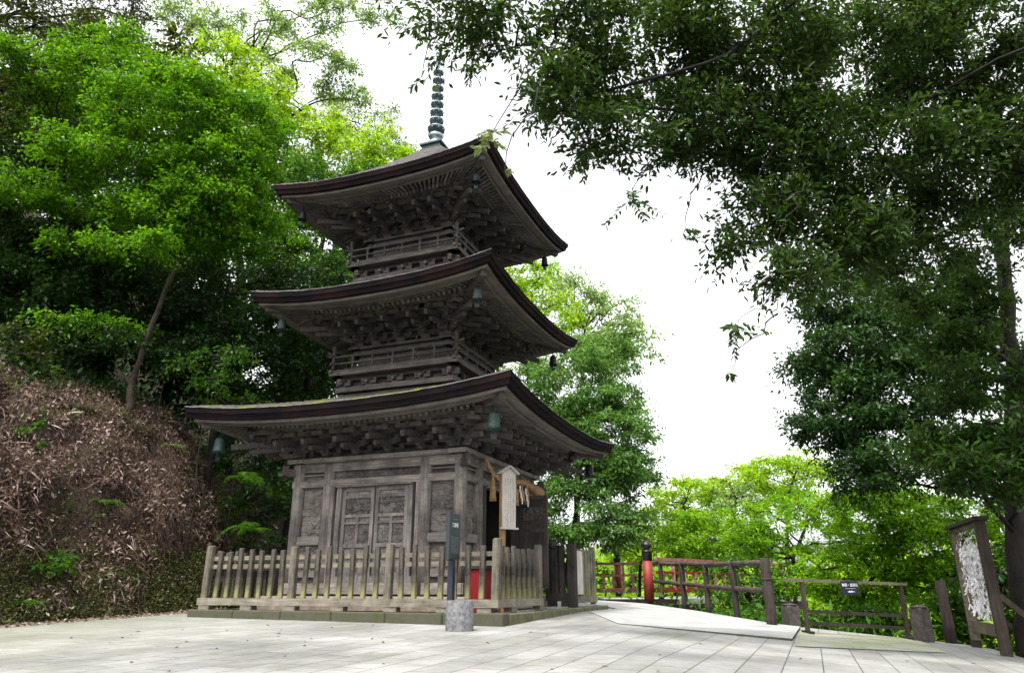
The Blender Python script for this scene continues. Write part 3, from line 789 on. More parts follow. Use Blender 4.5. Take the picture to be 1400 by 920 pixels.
# upper storeys: body, balcony, railing
for si, (bw, z0, z1, bal, rt) in enumerate(((.92, 3.9, 4.68, 1.23, 4.50), (.84, 6.05, 6.88, 1.12, 6.66))):
    for side in range(4):
        rz = side*math.pi/2
        mb = MB(); mb.box((0, -bw+.02, zz((z0+z1)/2)), (2*bw-.05, .03, z1-z0))
        for x in (-.28, .28): mb.box((x*bw/.9, -bw+.0, zz(z0+.62)), (.04, .03, .5))
        prt(mb, 'upper_wall', M['wood_v'], rz)
        mb = MB(); mb.box((0, -bw-.01, zz(z1-.04)), (2*bw+.3, .2, .05)); mb.box((0, -bw-.005, zz(z1-.13)), (2*bw+.16, .10, .10)); mb.box((0, -bw-.005, zz(z1-.38)), (2*bw+.1, .08, .06))
        # balcony: base beam, bracket band, deck edge
        bz = rt-.39
        mb.box((0, -bal+.06, zz(bz)), (2*bal+.10, .20, .055)); mb.box((0, -bal+.17, zz(bz-.065)), (2*bal-.2, .10, .06))
        mb.box((0, -bal+.11, zz(bz-.28)), (2*bal-.12, .14, .09)); mb.box((0, -bal+.16, zz(bz-.40)), (2*bal-.16, .10, .10))
        mb.box((0, -bal+.22, zz(bz-.18)), (2*bal-.4, .02, .20)); mb.box((0, -bal+.19, zz(bz-.52)), (2*bal-.2, .12, .13))
        prt(mb, 'balcony_beam', M['wood_h'], rz)
        mb = MB(); z_ = 0
        mb.box((0, .01, -.055), (.11, .10, .05)); mb.box((0, 0, 0), (.30, .055, .062)); mb.box((0, -.04, 0), (.055, .16, .05))
        for dx in (-.12, 0, .12): mb.box((dx, 0, .05), (.07, .075, .045))
        for x in np.linspace(-bal+.16, bal-.16, 5):
            X_, Y_ = x, -bal+.14; ca, sa = math.cos(rz), math.sin(rz); lc = (X_*ca-Y_*sa, X_*sa+Y_*ca, zz(bz-.155))
            if side == 0 and si == 0 and x < -bal+.2: bb = prt(mb, 'balcony_bracket', M['wood_v'], rz, None, lc)
            else: o = bb.copy(); C.objects.link(o); o.location = lc; o.rotation_euler = (0, 0, rz)
        mb = MB()
        mb.tube([(-bal-.14, -bal, zz(rt-.06)+.04), (-bal, -bal, zz(rt-.06)), (bal, -bal, zz(rt-.06)), (bal+.14, -bal, zz(rt-.06)+.04)], .021, 8)
        mb.box((0, -bal, zz(rt-.19)), (2*bal+.16, .035, .028)); mb.box((0, -bal, zz(rt-.335)), (2*bal+.16, .055, .05))
        for x in np.linspace(-bal, bal, 7)[1:-1]: mb.box((x, -bal, zz(rt-.22)), (.032, .03, .30)); mb.box((x, -bal, zz(rt-.085)), (.06, .05, .03))
        prt(mb, 'railing', M['wood_h'], rz)
        mb = MB(); mb.lathe([(.032, 0), (.032, .42), (.026, .44), (.038, .455), (.026, .47), (.042, .51), (.034, .545), (.006, .58)], (-bal, -bal, zz(rt-.42)), 10)
        prt(mb, 'railing_post', M['wood_v'], rz)
# finial
fz = zz(9.24)
mb = MB(); mb.box((0, 0, fz), (.42, .42, .16)); mb.box((0, 0, fz+.095), (.50, .50, .04)); mb.box((0, 0, fz-.10), (.54, .54, .05))
fin = prt(mb, 'finial', M['verdigris'])
mb = MB(); mb.lathe([(.19, .11), (.17, .21), (.10, .28), (.08, .31), (.14, .34), (.17, .40), (.10, .45), (.05, .5), (.032, .7), (.028, 2.6)], (0, 0, fz), 20); mb.build('finial_mast', M['finial'], fin)
ring = None
for k in range(8):
    r = .158-.006*k; z = fz+.58+k*.21
    if ring is None:
        mb = MB(); mb.lathe([(.045, .02), (.10, .032), (.165, .022), (.19, .0), (.185, -.022), (.15, -.018), (.13, .0), (.05, -.01)], (0, 0, 0), 20)
        for q in range(8):
            a = q*math.pi/4; mb.lathe([(.004, -.035), (.022, -.07), (.020, -.045), (.008, -.03)], (.17*math.cos(a), .17*math.sin(a), 0), 6)
        ring = mb.build('finial_ring', M['finial'], fin, (0, 0, z))
    else:
        o = ring.copy(); C.objects.link(o); o.location = (0, 0, z); o.scale = (r/.185,)*3
mb = MB()
for q in range(4):
    a = q*math.pi/2; ca, sa = math.cos(a), math.sin(a)
    prof = [(.03, 0), (.12, .05), (.16, .16), (.10, .24), (.13, .34), (.05, .46), (.03, .40)]
    for y in (-.006,):
        vs = [(x*ca, x*sa, fz+2.06+z) for x, z in prof]+[(x*ca-.012*sa, x*sa+.012*ca, fz+2.06+z) for x, z in prof]; n = len(prof)
        mb.add(vs, [tuple(range(n)), tuple(range(2*n-1, n-1, -1))]+[(i, (i+1) % n, n+(i+1) % n, n+i) for i in range(n)])
mb.lathe([(.01, 2.52), (.05, 2.56), (.05, 2.60), (.01, 2.66)], (0, 0, fz), 12)
mb.build('finial_flame', M['finial'], fin)

# wind bells
bell0 = None
txt = [['on the lowest roof\'s far left corner', 'on the lowest roof\'s near corner', 'on the lowest roof\'s right corner'],
       ['on the middle roof\'s left corner', 'on the middle roof\'s near corner', 'on the middle roof\'s right corner'],
       ['on the top roof\'s left corner', 'on the top roof\'s near corner behind leaves', 'on the top roof\'s right corner']]
colr = [['pale green', 'bright verdigris', 'dark'], ['dark green', 'verdigris', 'dark'], ['small dark', 'dark green', 'black']]
for si, st in enumerate(ST):
    for ci, (sx, sy) in enumerate(((-1, -1), (1, -1), (1, 1))):
        q = st['W']-.40; h = st['H']-.40 if si else st['H']-.42
        P = loc(sx*q, sy*q, h); mat = 'verdigris' if (ci < 2 and si < 2) else 'bronze_dark'
        r = empty('wind_bell', tuple(P), TH+.3*ci, f'{colr[si][ci]} bronze wind bell hanging {txt[si][ci]}', 'bell', 'wind bells under the pagoda eaves')
        k = [.88, .74, .68][si]
        mb = MB(); mb.tube([(0, 0, .14), (0, 0, 0)], .008, 6); mb.tube([(0, 0, 0), (0, .03, -.03), (0, 0, -.06), (0, -.03, -.03), (0, 0, 0)], .008, 6); mb.build('hook', M[mat], r)
        prof = [(.02, -.05), (.06, -.065), (.085, -.10), (.095, -.20), (.10, -.30), (.125, -.36), (.115, -.352), (.09, -.30), (.03, -.12)]
        b = MB(); n = 24; vs = []
        for (rr, z) in prof:
            for q2 in range(n):
                a = 2*math.pi*q2/n; zz2 = z+(.03*abs(math.sin(2*a)) if z < -.33 else 0); vs.append((rr*k*math.cos(a), rr*k*math.sin(a), zz2*k))
        m = len(prof); b.add(vs, [(i*n+j, i*n+(j+1) % n, (i+1)*n+(j+1) % n, (i+1)*n+j) for i in range(m-1) for j in range(n)], True)
        b.build('bell_body', M[mat], r)
        b = MB(); b.tube([(0, 0, -.12*k), (0, 0, -.42*k)], .006, 5); b.box((0, 0, -.45*k), (.10*k, .008, .10*k)); b.build('clapper', M['bronze_dark'], r)
# ------------------------------------------------------------ kerb and gravel bed round the pagoda
def local_root(name, label, cat, group=None, z=0.): return empty(name, (PX, PY, z), TH, label, cat, group)
mb = MB()
KX0, KX1, KY0, KY1 = -2.50, 2.66, -2.60, 2.75
def kerb_run(mb, a, b, w_=.24, top=.20):
    a, b = np.array(a, float), np.array(b, float); L = np.linalg.norm(b-a); n = max(1, int(L/.85)); d = (b-a)/L
    for i in range(n):
        c = a+d*(L*(i+.5)/n); ang = math.atan2(d[1], d[0])
        mb.cbox((c[0], c[1], top-.17+rng.uniform(-.004, .004)), (L/n-.008, w_, .34), .014, Matrix.Rotation(ang, 3, 'Z'))
kerb_run(mb, (KX0, KY0+.12), (KX1, KY0+.12)); kerb_run(mb, (KX0+.12, KY0+.24), (KX0+.12, KY1))
k = mb.build('kerb', M['curb'], None, (PX, PY, 0), TH); tag(k, kind='structure')
mb = MB(); kerb_run(mb, (KX1-.12, KY0+.24), (KX1-.12, KY1), .24, .196); 
k = mb.build('kerb', M['curbm'], None, (PX, PY, 0), TH); tag(k, kind='structure')
mb = MB(); mb.box(((KX0+KX1)/2, (KY0+KY1)/2, .02), (KX1-KX0-.46, KY1-KY0-.3, .29)); k = mb.build('gravel_bed', M['gravel'], None, (PX, PY, 0), TH); tag(k, kind='structure')

# ------------------------------------------------------------ picket fences
pick = None
def picket_proto(h=.70, w_=.072):
    mb = MB(); mb.cbox((0, 0, h/2), (w_, .055, h), .010); return mb
FX0, FX1, FY0, FY1 = -2.345, 2.485, -2.433, -.769
fence = local_root('picket_fence', 'weathered grey picket fence with mossy pickets around the pagoda front', 'fence')
pm = picket_proto()
def add_copy(proto, name, parent, mat, loc, rz=0., tilt=0.):
    if isinstance(proto, MB):
        o = proto.build(name, mat, parent, loc, rz)
    else:
        o = proto.copy(); C.objects.link(o); o.parent = parent; o.location = loc; o.rotation_euler = (0, 0, rz)
    o.rotation_euler = (tilt, rng.uniform(-.035, .035), rz); return o
p0 = None; q0 = None; ZS = .37
pickets = []
def run(a, b, nspan, per, rz):
    global p0, q0
    a, b = np.array(a, float), np.array(b, float)
    for i in range(nspan+1):
        P = a+(b-a)*i/nspan
        if not any(np.hypot(*(P-q)) < .05 for q in run.posts):
            run.posts.append(P); z = ZS-.10; o = add_copy(q0 or MBpost, 'post', fence, M['picket_post'], (P[0], P[1], z), rz); q0 = q0 or o
            o.scale = (1, 1, 1.0+(.03 if i in (0, nspan) else -.02))
        if i < nspan:
            for j in range(1, per+1):
                t = (i+j/(per+1))/nspan; P = a+(b-a)*t
                o = add_copy(p0 or pm, 'picket', fence, M['picket'], (P[0], P[1], ZS), rz); p0 = p0 or o
                o.scale = (rng.uniform(.92, 1.1), 1, rng.uniform(.95, 1.03))
run.posts = []
MBpost = MB(); MBpost.cbox((0, 0, .42), (.108, .108, .84), .018)
run((FX0, FY0), (FX1, FY0), 3, 7, 0); run((FX1, FY0), (FX1, FY1), 1, 7, math.pi/2); run((FX0, FY0), (FX0, 2.2), 3, 7, math.pi/2)
mb = MB()
def rails(mb, a, b, zs, off, w_=.03, h=.062):
    a, b = np.array(a, float), np.array(b, float); d = (b-a)/np.linalg.norm(b-a); nrm = np.array([-d[1], d[0]])*off
    for z in zs: mb.beam((*(a+nrm), z), (*(b+nrm), z), w_, h)
for z in (.94, .82):
    m_ = MB(); rails(m_, (FX0-.06, FY0), (FX1, FY0), [z], .045); m_.build('rail', M['fence_rail'], fence)
    m_ = MB(); rails(m_, (FX1, FY0), (FX1, FY1), [z], .045); m_.build('rail', M['fence_rail'], fence)
    m_ = MB(); rails(m_, (FX0, 2.2), (FX0, FY0), [z], .045); m_.build('rail', M['fence_rail'], fence)
def sill(a, b):
    m_ = MB(); m_.beam((*a, ZS-.055), (*b, ZS-.055), .13, .10); m_.build('sill_beam', M['sill'], fence)
sill((FX0-.09, FY0), (.95, FY0)); sill((.955, FY0-.004), (FX1+.065, FY0-.004)); sill((FX1+.002, FY0+.067), (FX1+.002, FY1+.06)); sill((FX0, FY0+.07), (FX0, 2.26))
for x in (FX0+.05, -1.5, -.72, .1, .95, 1.75, 2.35): m_ = MB(); m_.box((0, 0, 0), (.20, .12, .065)); m_.build('sill_block', M['sill'], fence, (x, FY0, .235))
for y in (-1.9, FY1): m_ = MB(); m_.box((0, 0, 0), (.12, .20, .065)); m_.build('sill_block', M['sill'], fence, (FX1, y, .235))

# second short fence beyond the gateway, and its dark inner gate section
f2 = local_root('gateway_fence', 'short dark picket fence with pale edges and a notice plank beyond the gateway', 'fence')
y0, y1 = .94, 2.25
m_ = MB(); m_.cbox((2.5, y0, .72), (.15, .15, 1.04), .012); m_.build('post', M['fence_dark'], f2)
m_ = MB(); m_.cbox((2.5, y1, .74), (.10, .10, 1.02), .012); m_.build('post', M['fence_pale'], f2)
for j in range(6):
    y = y0+.25+(y1-y0-.38)*j/5; m_ = MB(); m_.cbox((2.5, y, .74), (.055, .06, .86), .008); m_.build('picket', M['fence_pale'], f2)
m_ = MB(); m_.beam((2.5, y0+.075, .32), (2.5, y1+.06, .32), .12, .11); m_.build('sill_beam', M['sill'], f2)
for z in (1.02, .86):
    m_ = MB(); m_.beam((2.46, y0+.07, z), (2.46, y1-.05, z), .03, .06); m_.build('rail', M['fence_dark'], f2)
xi = onplane(751, 790, 'y', y0)[0]
gate = local_root('gate_panel', 'blackened wooden gate section with a shaped bottom board beside the notice plank fence', 'gate')
for j, x in enumerate(np.linspace(xi, 2.30, 4)):
    m_ = MB(); hgt = 1.12 if j in (1,) else 1.02; m_.cbox((x, y0, .30+hgt/2-.05), (.13, .06, hgt-.1), .01)
    if j == 1: m_.lathe([(.05, 1.17), (.075, 1.22), (.075, 1.26), (.03, 1.31)], (x, y0, 0), 10)
    m_.build('picket', M['fence_dark'], gate)
for z in (1.04, .90):
    m_ = MB(); m_.box(((xi+2.42)/2, y0+.04, z), (2.42-xi, .03, .075)); m_.build('rail', M['fence_dark'], gate)
m_ = MB(); m_.box(((xi+2.42)/2, y0, .36), (2.42-xi, .07, .13)); m_.box((xi+.05, y0, .26), (.16, .08, .10)); m_.box((2.36, y0, .26), (.12, .08, .10)); m_.build('bottom_board', M['fence_dark'], gate)
# pale plank notice hung on the second fence
na, nb = onplane(786, 752, 'x', 2.56), onplane(797, 812, 'x', 2.56)
m_ = MB(); m_.box((2.56, (na[1]+nb[1])/2, (na[2]+nb[2])/2), (.02, abs(nb[1]-na[1]), abs(na[2]-nb[2])))
npl = m_.build('notice_plank', M['whitewood'], None, (PX, PY, 0), TH); tag(npl, 'narrow whitish vertical notice plank hung on the short dark fence', 'notice')

# ------------------------------------------------------------ writing
def text(s, size, mat, name='lettering', parent=None, M4=None, align='CENTER', spacing=1.0, ext=.0015):
    cu = bpy.data.curves.new('txt', 'FONT'); cu.body = s; cu.size = size; cu.align_x = align; cu.align_y = 'CENTER'
    cu.extrude = ext; cu.space_line = spacing; cu.resolution_u = 3
    o = bpy.data.objects.new('txt', cu); C.objects.link(o); bpy.context.view_layer.update()
    me = bpy.data.meshes.new_from_object(o); bpy.data.objects.remove(o); me.materials.clear(); me.materials.append(mat)
    t = bpy.data.objects.new(name, me); C.objects.link(t); t.parent = parent
    if M4 is not None: t.matrix_local = M4
    return t
def face_matrix(pos, nrm, up=(0, 0, 1)):
    z = Vector(nrm).normalized(); y = Vector(up); x = y.cross(z).normalized(); y = z.cross(x)
    m = Matrix((x, y, z)).transposed().to_4x4(); m.translation = Vector(pos); return m
def faint_columns(parent, mat, pos, nrm, w_, h, cols, rows, seed, mark=.6):
    """columns of small brush-like marks too worn to read"""
    rr = random.Random(seed); mb = MB(); 
    for c_ in range(cols):
        x = w_/2-(c_+.5)*w_/cols; z = h/2
        for r in range(rows):
            z = h/2-(r+.5)*h/rows; s = min(w_/cols, h/rows)*mark
            if rr.random() < .12: continue
            for q in range(4):
                hz = rr.random() < .5
                mb.box((x+rr.uniform(-.3, .3)*s, z+rr.uniform(-.35, .35)*s, .001), (s*.8 if hz else s*.13, s*.13 if hz else s*.8, .0015))
    o = mb.build('lettering', mat, parent); o.matrix_local = face_matrix(pos, nrm); return o
faint_columns(npl, M['inklight'], (2.572, (na[1]+nb[1])/2, (na[2]+nb[2])/2), (1, 0, 0), .12, .66, 1, 9, 3)

# dark information sign in front of the fence, facing right
sg = empty('information_sign', loc(2.02, -2.78, zp(-.5, 9.6)), TH, 'narrow dark slate information sign with white writing in front of the fence', 'sign')
zs = zp(-.5, 9.6)
t_, b_ = 1.44-zs, .86-zs
m_ = MB(); m_.cbox((0, 0, (t_+b_)/2), (.055, .32, t_-b_), .004); m_.build('panel', M['slate'], sg)
m_ = MB(); m_.box((0-.01, 0, b_/2), (.07, .085, b_)); m_.build('post', M['slatepost'], sg)
text('三重塔', .062, M['paint'], parent=sg, M4=face_matrix((.029, .0, (t_+b_)/2+.135), (1, 0, 0)))
faint_columns(sg, M['palepaint'], (.0285, .0, (t_+b_)/2-.11), (1, 0, 0), .23, .22, 8, 12, 4, .5)
faint_columns(sg, M['palepaint'], (.0285, .0, (t_+b_)/2+.215), (1, 0, 0), .10, .03, 5, 1, 5, .6)

# stone bollard
bp = hit(628, 862, zp)
m_ = MB(); m_.lathe([(.168, -.03), (.166, .02), (.163, .32), (.156, .335), (.0, .337)], n=36, smooth=False)
b = m_.build('stone_bollard', M['stone'], None, tuple(bp)); tag(b, 'short speckled grey cylindrical stone bollard on the paving before the fence', 'bollard')
for f in b.data.polygons: f.use_smooth = len(f.vertices) == 4
b.data.set_sharp_from_angle(angle=.6)

# white notice tablet on a brown post behind the fence corner
nr = empty('notice_post', loc(2.12, -1.36, .17), 0, 'whitened tablet with a little gable roof on a brown wooden post by the door', 'notice board')
o0 = loc(2.12, -1.36, .17); c0 = aty(695, 684, o0[1]); zc = c0[2]-.17; dx = c0[0]-o0[0]
nr.location = (c0[0], o0[1], .17); nr.rotation_euler = (0, 0, R(33)); hh = .80
m_ = MB(); m_.box((-.085, .03, (zc+.36)/2), (.075, .06, zc+.36)); m_.build('post', M['brownpost'], nr)
m_ = MB(); m_.box((.0, -.012, zc), (.235, .022, hh)); 
m_.add([(-.1175, -.023, zc+hh/2), (.1175, -.023, zc+hh/2), (0, -.023, zc+hh/2+.085), (-.1175, -.001, zc+hh/2), (.1175, -.001, zc+hh/2), (0, -.001, zc+hh/2+.085)], [(0, 1, 2), (5, 4, 3), (0, 2, 5, 3), (1, 4, 5, 2)])
m_.build('tablet', M['whitewood'], nr)
m_ = MB()
for sx in (-1, 1): m_.beam((0, -.0, zc+hh/2+.115), (sx*.165, 0, zc+hh/2+.0), .13, .016, (0, 0, 1))
m_.build('gable_roof', M['whitewood'], nr)
m_ = MB(); m_.box((0, -.03, zc-hh/2-.01), (.31, .035, .025)); m_.build('ledge', M['whitewood'], nr)
faint_columns(nr, M['ink'], (0, -.0245, zc), (0, -1, 0), .19, .66, 4, 20, 8, .55)

# straw rope over the open door
rope = local_root('straw_rope', 'sagging twisted straw rope with tassels hung across the right doorway', 'rope')
pts = []
for px, py in ((665, 628), (671, 642), (680, 652), (692, 657), (705, 658), (718, 660), (727, 666)):
    q = onplane(px, py, 'x', 1.74); pts.append((q[0], q[1], q[2]))
def cat(pts, n=8):
    out = []; P = [np.array(p) for p in pts]
    for i in range(len(P)-1):
        a, b, c, d = P[max(i-1, 0)], P[i], P[i+1], P[min(i+2, len(P)-1)]
        for k in range(n):
            t = k/n; out.append(.5*((2*b)+(-a+c)*t+(2*a-5*b+4*c-d)*t*t+(-a+3*b-3*c+d)*t**3))
    out.append(P[-1]); return out
path = cat(pts)
for s in range(3):
    m_ = MB(); pp = []
    for i, p in enumerate(path):
        a = i*.9+s*2.094; rr_ = .013+.022*(i/len(path)); pp.append((p[0]+rr_*math.cos(a)*.8, p[1], p[2]+rr_*math.sin(a)))
    m_.tube(pp, [.018+.022*(i/len(path)) for i in range(len(path))], 7); m_.build('strand', M['straw'], rope)
e = path[-1]; m_ = MB()
m_.tube([(e[0], e[1], e[2]), (e[0]+.03, e[1]+.14, e[2]-.03), (e[0]+.05, e[1]+.26, e[2]-.10)], [.06, .085, .12], 12); m_.build('rope_end', M['straw'], rope)
for px, py, h in ((674, 648, .42), (705, 660, .38), (713, 661, .30), (720, 663, .34)):
    q = onplane(px, py, 'x', 1.80); m_ = MB()
    m_.tube([(q[0], q[1], q[2]), (q[0], q[1], q[2]-.07), (q[0], q[1], q[2]-.10), (q[0], q[1], q[2]-h)], [.022, .02, .034, .058], 9); m_.build('tassel', M['straw'], rope)
for px, py in ((711, 668), (719, 672)):
    q = onplane(px, py, 'x', 1.84); m_ = MB(); z = q[2]; y = q[1]
    for k in range(3): m_.box((q[0]+.01*k, y+.025*k, z-.10*k), (.004, .05, .11))
    m_.build('paper_streamer', M['paper'], rope)

# red offertory box inside the fence
rb = empty('offertory_box', loc(1.94, -1.72, .165), TH, 'tall red lacquered box with a dark top glimpsed behind the corner pickets', 'box')
m_ = MB(); m_.cbox((0, 0, .32), (.30, .30, .56), .01); m_.build('body', M['redbox'], rb)
m_ = MB(); m_.box((0, 0, .625), (.36, .36, .05)); m_.build('lid', M['fence_dark'], rb); m_ = MB(); m_.box((0, 0, .02), (.34, .34, .04)); m_.build('base', M['fence_dark'], rb)

# ------------------------------------------------------------ log railing on the apron edge
lr = empty('log_railing', tuple(hit(1055, 852, zap)), 0, 'brown log railing of two rails along the edge of the pale path', 'railing')
lo = np.array(lr.location)
pp = [aty(px, py, Y) for px, py, Y in ((906, 824.5, 19.6), (936, 829.5, 18.3), (969.5, 835.8, 16.7), (1008, 843, 14.9), (1055.5, 852.5, 13.0))]
lo = pp[4].copy(); lr.location = lo
def rough_log(a, b, r, n=10, parent=None, name='rail', mat='log'):
    a, b = np.array(a), np.array(b); L = np.linalg.norm(b-a); k = max(4, int(L/.22)); m_ = MB()
    pts = [a+(b-a)*i/k+(rng.normal(size=3)*.006 if 0 < i < k else 0) for i in range(k+1)]
    m_.tube([p-lo for p in pts], [r*rng.uniform(.94, 1.06) for _ in pts], n); return m_.build(name, M[mat], parent)
H_ = 1.0
for i, p in enumerate(pp):
    r = .088 if i == 4 else .060
    rough_log(p-[0, 0, .15], p+[0, 0, H_+(.06 if i == 4 else .0)], r, 14, lr, 'post', 'logv')
for zf in (.98, .52):
    for i in range(4):
        a, b = pp[i]+[0, 0, zf], pp[i+1]+[0, 0, zf]; d = (b-a)/np.linalg.norm(b-a)
        if i == 0: a = a-d*.5
        rough_log(a, b-d*(.10 if i == 3 else 0), .048, 10, lr)
m_ = MB(); m_.lathe([(.099, H_*.70), (.099, H_*.73)], tuple(pp[4]-lo), 16); m_.build('band', M['frame_dark'], lr)

# ------------------------------------------------------------ red bridge
br = empty('red_bridge', (3.0, 20, 0), 0, 'vermilion railed bridge with a pale deck and black capped posts', 'bridge'); bo = np.array(br.location)
dz = .25
poly = [(1.2, 19.75), (4.15, 19.75), (9.5, 25.2), (6.6, 28.2), (3.9, 23.9), (1.2, 23.9)]
m_ = MB(); n = len(poly); vs = [(x-bo[0], y-bo[1], dz) for x, y in poly]+[(x-bo[0], y-bo[1], dz-.14) for x, y in poly]
m_.add(vs, [tuple(range(n)), tuple(range(2*n-1, n-1, -1))]+[(i, n+i, n+(i+1) % n, (i+1) % n) for i in range(n)]); m_.build('deck', M['apron'], br)
m_ = MB(); m_.beam((1.0-bo[0], 19.6-bo[1], dz-.09), (4.25-bo[0], 19.6-bo[1], dz-.09), .26, .17); m_.beam((4.25-bo[0], 19.7-bo[1], dz-.28), (9.6-bo[0], 25.1-bo[1], dz-.28), .2, .3)
for k in range(5): m_.beam((1.6+k*1.6-bo[0], 20.5+k*1.5-bo[1], dz-.3), (1.6+k*1.6-bo[0], 20.5+k*1.5-bo[1], -5), .3, .3, (0, 1, 0))
m_.build('deck_beam', M['fence_dark'], br)
def giboshi(x, y, z, r=.11, h=1.22):
    m_ = MB(); m_.lathe([(r, 0), (r, h*.76)], n=16); p = m_.build('post', M['red'], br, (x-bo[0], y-bo[1], z))
    m_ = MB(); m_.lathe([(r*1.04, h*.76), (r*1.06, h*.92), (r*1.1, h*.93), (r*1.1, h*.95), (r*.7, h*.965), (r*.6, h*.99), (r*.98, h*1.01), (r*1.08, h*1.06), (r*.85, h*1.11), (r*.2, h*1.15), (0, h*1.16)], n=16); m_.build('post_cap', M['black'], p)
def red_rail(a, b, z, h=.98, n=7, mat='redpale'):
    a, b = np.array(a, float), np.array(b, float); A_, B_ = (*(a-bo[:2]),), (*(b-bo[:2]),)
    for zz_, w_, hh_ in ((h, .08, .08), (h*.66, .06, .07), (h*.22, .07, .13)):
        m_ = MB(); m_.beam((*A_, z+zz_), (*B_, z+zz_), w_, hh_); m_.build('rail', M[mat if zz_ < h*.9 else 'redpale'], br)
    for i in range(n):
        p = a+(b-a)*(i+.5)/n-bo[:2]; m_ = MB(); full = i % 3 == 1
        m_.box((p[0], p[1], z+h*(.60 if full else .45)), (.07, .07, h*(.75 if full else .45))); m_.build('baluster', M['redpale'], br)
rp = aty(888, 819.5, 19.2); giboshi(rp[0], rp[1], rp[2]-.02, .125, 1.26)
red_rail((1.2, 23.6), (rp[0]+.45, 23.5), dz-.02, 1.0, 9)
q1 = aty(845, 790, 25.2); giboshi(q1[0], 25.2, dz, .11, 1.28)
red_rail((rp[0]+.3, rp[1]+.4), (8.9, 24.6), dz, .98, 14, 'red'); q2 = aty(918, 790, 24.6); pass

# ------------------------------------------------------------ barrier with its sign, stone posts, wooden post
bl, brr = hit(1105, 866, zp), hit(1243, 874, zp)
ba = empty('barrier', tuple(bl), 0, 'low dark wooden barrier of thin rails carrying a small dark blue sign', 'barrier'); o0 = np.array(bl); e = brr-bl
dep = bl[1]; BH = aty(1098, 793, bl[1])[2]-bl[2]; u = e/np.linalg.norm(e)
def bbeam(a, b, w_, h, name, mat='frame_dark'):
    m_ = MB(); m_.beam(a, b, w_, h, (0, 0, 1) if abs((np.array(b)-np.array(a))[2]) < .3 else (0, 1, 0)); return m_.build(name, M[mat], ba)
tR = aty(1238, 798, brr[1])-bl; BR = tR[2]-e[2]
for q, hq in ((e*0, BH), (e, BR)): bbeam(q, q+[0, 0, hq], .055, .055, 'post'); bbeam(q+np.array([-.02, -.22, .02]), q+np.array([.02, .22, .02]), .07, .05, 'foot', 'black')
ut = np.array([e[0], e[1], tR[2]-BH]); ut = ut/np.linalg.norm(ut)
bbeam(-ut*.34+[0, 0, BH], e+[0, 0, BR]+ut*.12, .06, .045, 'rail', 'frame_pale')
for zf in (.42, .20): bbeam(np.array([0, 0, BH*zf]), e+[0, 0, BR*zf], .035, .05, 'rail')
s0, s1 = aty(1146, 794, bl[1]-.05), aty(1178, 813, bl[1]-.05)
sb = empty('hanging_sign', ((s0[0]+s1[0])/2, bl[1]-.05, (s0[2]+s1[2])/2), math.atan2(u[1], u[0]), 'small dark blue direction sign with white writing hung on the barrier', 'sign')
sw, sh = s1[0]-s0[0], s0[2]-s1[2]
m_ = MB(); m_.box((0, 0, 0), (sw, .018, sh)); m_.build('panel', M['navy'], sb)
text('順路・展望台', sw*.155, M['paint'], parent=sb, M4=face_matrix((0, -.0105, sh*.20), (0, -1, 0)))
faint_columns(sb, M['paint'], (0, -.0098, -sh*.03), (0, -1, 0), sw*.62, sh*.06, 16, 1, 12, .8)
m_ = MB(); a_ = sw
m_.add([(-.26*a_, 0, 0), (-.09*a_, .045*a_, 0), (-.09*a_, .014*a_, 0), (.17*a_, .014*a_, 0), (.17*a_, -.014*a_, 0), (-.09*a_, -.014*a_, 0), (-.09*a_, -.045*a_, 0)], [(6, 5, 4, 3, 2, 1, 0)])
m_.add([(0.0*a_+.045*a_*math.cos(t), .045*a_*math.sin(t), .0003) for t in np.linspace(0, 6.28, 13)[:-1]], [tuple(range(12))])
ar = m_.build('arrow', M['paint'], sb); ar.matrix_local = face_matrix((.02, -.0105, -sh*.26), (0, -1, 0))
def stone_post(px, py, top, wpx, label):
    p = hit(px, py, zp); d_ = p[1]*cP+(p[2]-CAMZ)*sP; w_ = wpx/F*d_; t = aty(px, top, p[1]); h = t[2]-p[2]
    m_ = MB(); m_.cbox((0, 0, h*.46), (w_, w_, h*.92), w_*.1); m_.lathe([(w_*.58, h*.92), (w_*.56, h*.95), (0, h)], n=8)
    o = m_.build('stone_post', M['postconc'], None, tuple(p), R(20)); tag(o, label, 'post', 'squat stone posts by the barrier'); return p
stone_post(1083, 856, 824, 18, 'squat dark stone post between log railing and barrier')
stone_post(1264, 877, 826, 20, 'squat dark stone post at the right end of the barrier')
p = hit(1301, 879, zp); t = aty(1293, 793, p[1])
m_ = MB(); m_.tube([(0, 0, 0), (.005, 0, .3), (-.005, 0, .7), (0, 0, t[2]-p[2])], [.085, .08, .078, .076], 14)
o = m_.build('wooden_post', M['brownpost'] if 0 else M['logv'], None, tuple(p)); tag(o, 'round brown wooden post standing left of the paper fortune frame', 'post')

# fortune-paper frame
fa, fb = hit(1350, 886, zp), hit(1377, 897, zp)
fa = np.array(fa); fb = np.array(fb); d_ = fb-fa
pr = aty(1337, 711, fb[1]); pl = aty(1304, 723, fa[1]); FH = pr[2]-fb[2]
